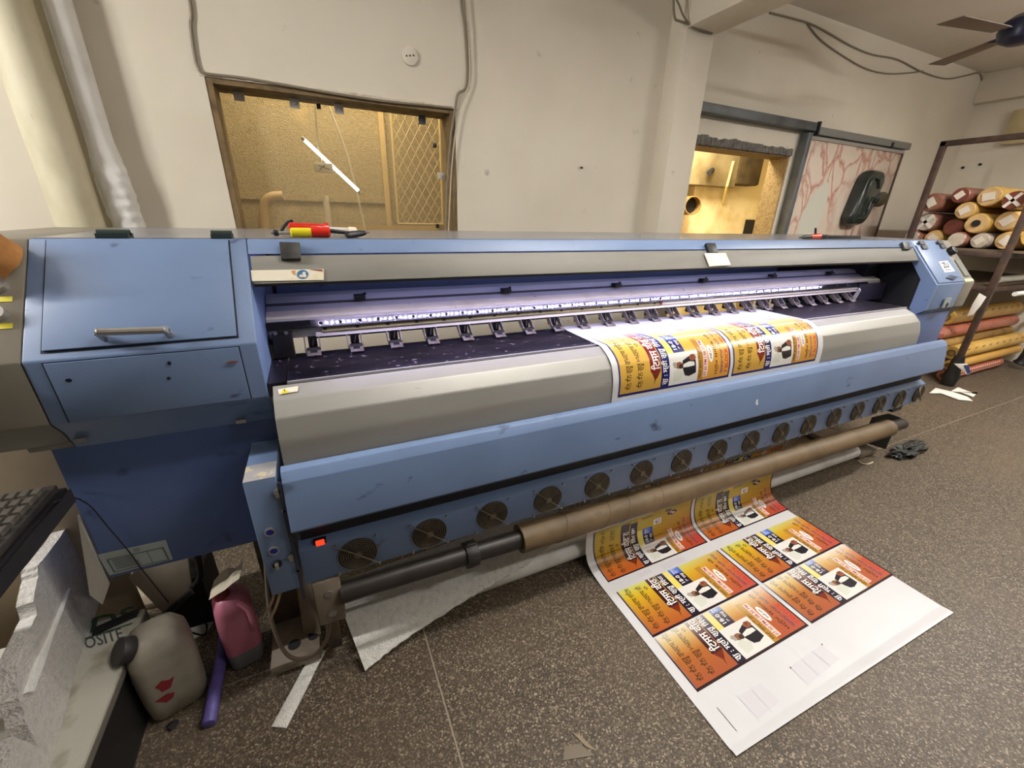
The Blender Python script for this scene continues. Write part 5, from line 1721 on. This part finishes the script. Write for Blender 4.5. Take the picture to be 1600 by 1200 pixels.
# ================================================================== RACK WITH ROLLS AT THE RIGHT
RXP = 5.5
rk = thing('roll_rack', (RXP + .7, 1.95, 0), 'dark brown angle iron rack holding rolls along the right wall', 'rack')
w_ = .045
mk('post', B(RXP, RXP + w_, 1.575, 1.62, 0, 2.18), rackst_m, rk, bev=.003)
mk('post', B(RXP, RXP + w_, 2.30, 2.345, 0, 2.18), rackst_m, rk, bev=.003)
mk('top_bar', B(RXP, RXP + w_, .9, 2.345, 2.14, 2.185), rackst_m, rk, bev=.003)
for z in (1.245, .955):
    for y in (1.575, 2.30):
        mk('shelf_beam', B(RXP + w_, XR - .005, y, y + .045, z - .045, z), rackst_m, rk, bev=.003)
    mk('cross_bar', B(RXP, RXP + w_, 1.62, 2.30, z - .045, z), rackst_m, rk, bev=.003)
mk('shelf_board', B(RXP + .05, 7.28, 1.40, 2.40, 1.245, 1.262), wood_m, rk)
mk('shelf_board', B(RXP + .05, 7.2, 1.62, 2.30, .955, .972), wood_m, rk)
p = atX(1477, 585, RXP)
bm = bmesh.new()
rings_mesh(bm, [[(RXP + .022 + r * math.cos(2 * PI * i / 16) * (1 + .2 * noise.noise(Vector((i, z * 9, 0)))), 1.597 + r * math.sin(2 * PI * i / 16), z) for i in range(16)] for z, r in ((0, .05), (.04, .055), (.1, .062), (.16, .05), (.24, .048), (.3, .036))])
mk('black_wrapping', bm, black_m, rk, angle=.9)
XE = 5.63
UP = [  # px, py, vertical pixel radius, end material, body material, label
    (1452, 324, 13, rollwrap_m, rollwrap_m, 'roll in pinkish brown plastic, highest at the wall end of the pile', 1),
    (1447, 350, 13, silverwrap_m, rollwrap_m, 'roll with silver crossed tape on its end, under the pinkish one', 2),
    (1455, 366, 11, rollend_m, goldroll_m, 'cream roll end with white patch, bottom of the pile nearest the wall', 1),
    (1503, 311, 11, rollred_m, rollwrap_m, 'red brown roll with white label on top of the pile', 1),
    (1541, 310, 14, rollend_m, goldroll_m, 'cream roll with white label, largest on top of the pile', 1),
    (1580, 318, 13, rollred_m, rollwrap_m, 'red brown roll with crossed white tape, top row beside the post', 2),
    (1514, 332, 12, rollend_m, goldroll_m, 'cream roll with pale label in the middle row under the red one', 1),
    (1487, 355, 12, rollred_m, rollwrap_m, 'dark red roll end half hidden in the middle of the pile', 0),
    (1520, 354, 14, rollend_m, goldroll_m, 'large tan roll with an open dark core in the pile', 3),
    (1568, 348, 14, rollend_m, goldroll_m, 'cream roll with silver label, right of the open core roll', 1),
    (1503, 378, 11, silverwrap_m, rollwrap_m, 'roll in torn silver brown wrap, bottom row of the pile', 0),
    (1535, 374, 11, silverwrap_m, silverwrap_m, 'roll in crumpled clear silver wrap, bottom row middle', 1),
    (1566, 374, 13, rollend_m, goldroll_m, 'cream roll with white star patch, bottom row by the post', 1),
    (1432, 365, 9, silverwrap_m, rollwrap_m, 'small wrapped roll at the far wall side of the pile', 0),
    (1600, 372, 13, goldroll_m, goldroll_m, 'gold roll at the outer end of the bottom row, cut by the frame', 0),
]
centres = []
for i, (px, py, pr, em, bmz, lab, mark) in enumerate(UP):
    xe = XE + .03 * ((i * 7) % 5 - 2)
    p = atX(px, py, xe)
    r = (atX(px, py - pr, xe) - atX(px, py + pr, xe)).length / 2
    r = min(r * 1.1, .118)
    centres.append([xe, p.y, p.z, r])
# relax so that the rolls rest on each other instead of overlapping
for it in range(400):
    for i in range(len(centres)):
        for j in range(i):
            a, b = centres[i], centres[j]
            dy, dz = a[1] - b[1], a[2] - b[2]
            d = math.hypot(dy, dz); m_ = a[3] + b[3] + .001
            if d < m_:
                k_ = (m_ - d) / d / 2 * .6
                a[1] += dy * k_; b[1] -= dy * k_; a[2] += dz * k_; b[2] -= dz * k_
        c_ = centres[i]
        if c_[2] < 1.263 + c_[3]: c_[2] = 1.263 + c_[3]
for (px, py, pr, em, bmz, lab, mark), (xe, y, z, r) in zip(UP, centres):
    t = thing('vinyl_roll', (xe, y, z - r), lab, 'roll', 'rolls piled on the upper shelf of the rack')
    xf_ = 7.15
    bm = bmesh.new()
    nseg = 22
    ringsx = [(xe, r * .72), (xe + .012, r * .93), (xe + .04, r), (xe + .5, r), (xf_, r)]
    rings_mesh(bm, [[(x, y + rr * math.cos(2 * PI * q / nseg), z + rr * math.sin(2 * PI * q / nseg)) for q in range(nseg)] for x, rr in ringsx])
    mk('wrap', bm, bmz, t)
    bm = cyl(bmesh.new(), (xe - .004, y, z), (xe + .004, y, z), r * .86, n=20)
    crumple(bm, .006, 30, y)
    mk('roll_end', bm, em, t)
    if mark == 1:
        a = random.random() * 3
        u, v = Vector((0, math.cos(a), math.sin(a))), Vector((0, -math.sin(a), math.cos(a)))
        cz = Vector((xe - .012, y, z))
        mk('end_label', slab(bmesh.new(), [cz + u * r * .5 + v * r * .35, cz - u * r * .45 + v * r * .4, cz - u * r * .5 - v * r * .35, cz + u * r * .45 - v * r * .4], (-1, 0, 0), .004), M('pale_label_paper', (222, 212, 198), .5), t)
    elif mark == 2:
        bm = bmesh.new()
        for a in (.7, 2.2):
            u, v = Vector((0, math.cos(a), math.sin(a))), Vector((0, -math.sin(a), math.cos(a)))
            cz = Vector((xe - .012, y, z))
            slab(bm, [cz + u * r * .9 + v * r * .16, cz - u * r * .9 + v * r * .16, cz - u * r * .9 - v * r * .16, cz + u * r * .9 - v * r * .16], (-1, 0, 0), .003)
        mk('end_tape', bm, M('white_tape', (226, 218, 208), .5), t)
    elif mark == 3:
        mk('core_hole', cyl(bmesh.new(), (xe - .013, y, z), (xe - .002, y, z), r * .34, n=18), dark_m, t)
LOW = [  # left end px, right point px, radius m, material, label, extra
    ((1478, 497), (1600, 472), .075, goldroll_m, 'gold roll with brown prints lying above the copper one', 'dash'),
    ((1475, 518), (1600, 496), .062, copper_m, 'copper pink wrapped roll with crumpled end', 'crumple'),
    ((1470, 537), (1600, 513), .05, M('tan_roll', (182, 146, 84), .5, col2=(150, 116, 62), scale=6), 'dull tan roll in the shade under the copper one', None),
    ((1486, 553), (1600, 532), .068, goldroll_m, 'gold roll with dark dashes near the bottom of the rack', 'dash'),
    ((1490, 571), (1600, 552), .05, M('yellow_roll', (206, 160, 80), .5), 'plain yellow brown roll just above the lowest roll', None),
    ((1466, 590), (1582, 566), .055, copper_m, 'copper roll with rows of white dots on the floor', 'dots'),
]
lowc = []
for (a, b, r, m_, lab, ex_) in LOW:
    p = atX(*a, 5.62)
    lowc.append([p.y if r != .055 else 1.66, max(p.z, r + .001), r])
for it in range(500):
    for i in range(len(lowc)):
        for j in range(i):
            a, b = lowc[i], lowc[j]
            dy, dz = a[0] - b[0], a[1] - b[1]
            d = math.hypot(dy, dz); m_ = a[2] + b[2] + .008
            if d < m_:
                k_ = (m_ - d) / d / 2 * .6
                a[0] += dy * k_; b[0] -= dy * k_; a[1] += dz * k_; b[1] -= dz * k_
        lowc[i][1] = max(lowc[i][1], lowc[i][2] + .001)
        lowc[i][0] = max(lowc[i][0], 1.625 + lowc[i][2])
for (a, b, r, m_, lab, ex_), (y, z, _r) in zip(LOW, lowc):
    xe = 5.62
    t = thing('vinyl_roll', (xe, y, z - r), lab, 'roll', 'rolls stored low in the rack')
    xb = 7.2 if r != .055 else 6.85
    nseg = 24
    mk('wrap', rings_mesh(bmesh.new(), [[(x, y + rr * math.cos(2 * PI * k / nseg), z + rr * math.sin(2 * PI * k / nseg)) for k in range(nseg)] for x, rr in ((xe, r * .9), (xe + .01, r), (xb, r))]), m_, t)
    mk('core', pipe(bmesh.new(), (xe - .02, y, z), (xe + .005, y, z), r * .5, r * .36, 16), kraft_m, t)
    bm = bmesh.new()
    if ex_ == 'dash':
        for k in range(9):
            x = xe + .12 + .16 * k
            aa = PI + .35
            bb = [(x + dx, y + (r + .001) * math.cos(aa + da), z - (r + .001) * math.sin(aa + da)) for dx, da in ((0, 0), (.07, .12), (.09, .35), (.02, .22))]
            bm.faces.new([bm.verts.new(v_) for v_ in bb])
        mk('printed_dash', bm, goldprint_m, t)
    elif ex_ == 'dots':
        for k in range(22):
            for aa in (PI - .15, PI + .45):
                x = xe + .05 + .05 * k
                bb = [(x + dx, y + (r + .001) * math.cos(aa + da), z - (r + .001) * math.sin(aa + da)) for dx, da in ((0, 0), (.03, 0), (.03, .24), (0, .24))]
                bm.faces.new([bm.verts.new(v_) for v_ in bb])
        mk('printed_dot', bm, copperdot_m, t)
    elif ex_ == 'crumple':
        bm = rings_mesh(bmesh.new(), [[(xe - .34 + dx + .02 * noise.noise(Vector((k, dx * 20, 0))), y + rr * (1 + .3 * noise.noise(Vector((k * .8, dx * 14, 2)))) * math.cos(2 * PI * k / 18), z + rr * .9 * (1 + .2 * noise.noise(Vector((k * .8, dx * 14, 4)))) * math.sin(2 * PI * k / 18)) for k in range(18)] for dx, rr in ((0, .03), (.06, .06), (.12, .075), (.2, .07), (.28, .066), (.345, .06))])
        mk('crumpled_end', bm, copper_m, t, angle=.5)
    else: bm.free()
# white things on the lower shelf, tags on the post
c = atX(1570, 436, 5.9)
mk('white_sheet_roll', cyl(bmesh.new(), (5.75, c.y, .973 + .03), (7.1, c.y, .973 + .03), .03, n=16), white_roll_m, label='thin white roll lying on the lower shelf board', cat='roll')
mk('white_sheet_roll', cyl(bmesh.new(), (5.70, c.y - .16, .9), (7.1, c.y - .16, .9), .02, n=16), white_roll_m, label='very thin white tube in front of the lower shelf', cat='roll')
bm = bmesh.new()
pts = [atX(*q, RXP - .01) for q in ((1530, 458), (1541, 464), (1532, 478), (1520, 492), (1511, 494), (1520, 474))]
slab(bm, pts, (-1, 0, 0), .006)
mk('plastic_tag', bm, paper_m, label='crumpled white plastic tag tied to the rack post', cat='tag', bev=.001)
bm = slab(bmesh.new(), [atX(*q, 5.45) for q in ((1490, 568), (1511, 568), (1517, 582), (1512, 586))], (-1, 0, .4), .01)
pb = mk('white_packet', bm, paper_m, label='white and blue packet leaning on the lowest roll by the post', cat='packet', bev=.002)
bm = slab(bmesh.new(), [atX(*q, 5.437) for q in ((1505, 571), (1513, 570), (1517, 582), (1512, 585))], (-1, 0, .4), .003)
mk('blue_print', bm, M('blue_packet_print', (60, 74, 130), .5), pb)
bm = tube(bmesh.new(), [(6.95, 1.53, .065), (6.95, 1.52, .12), (6.97, 1.515, .2), (6.96, 1.52, .3)], [.06, .066, .06, .05], n=12, k=4)
mk('black_bundle', bm, black_m, label='black bundle on the floor at the right edge of the rack', cat='bundle')
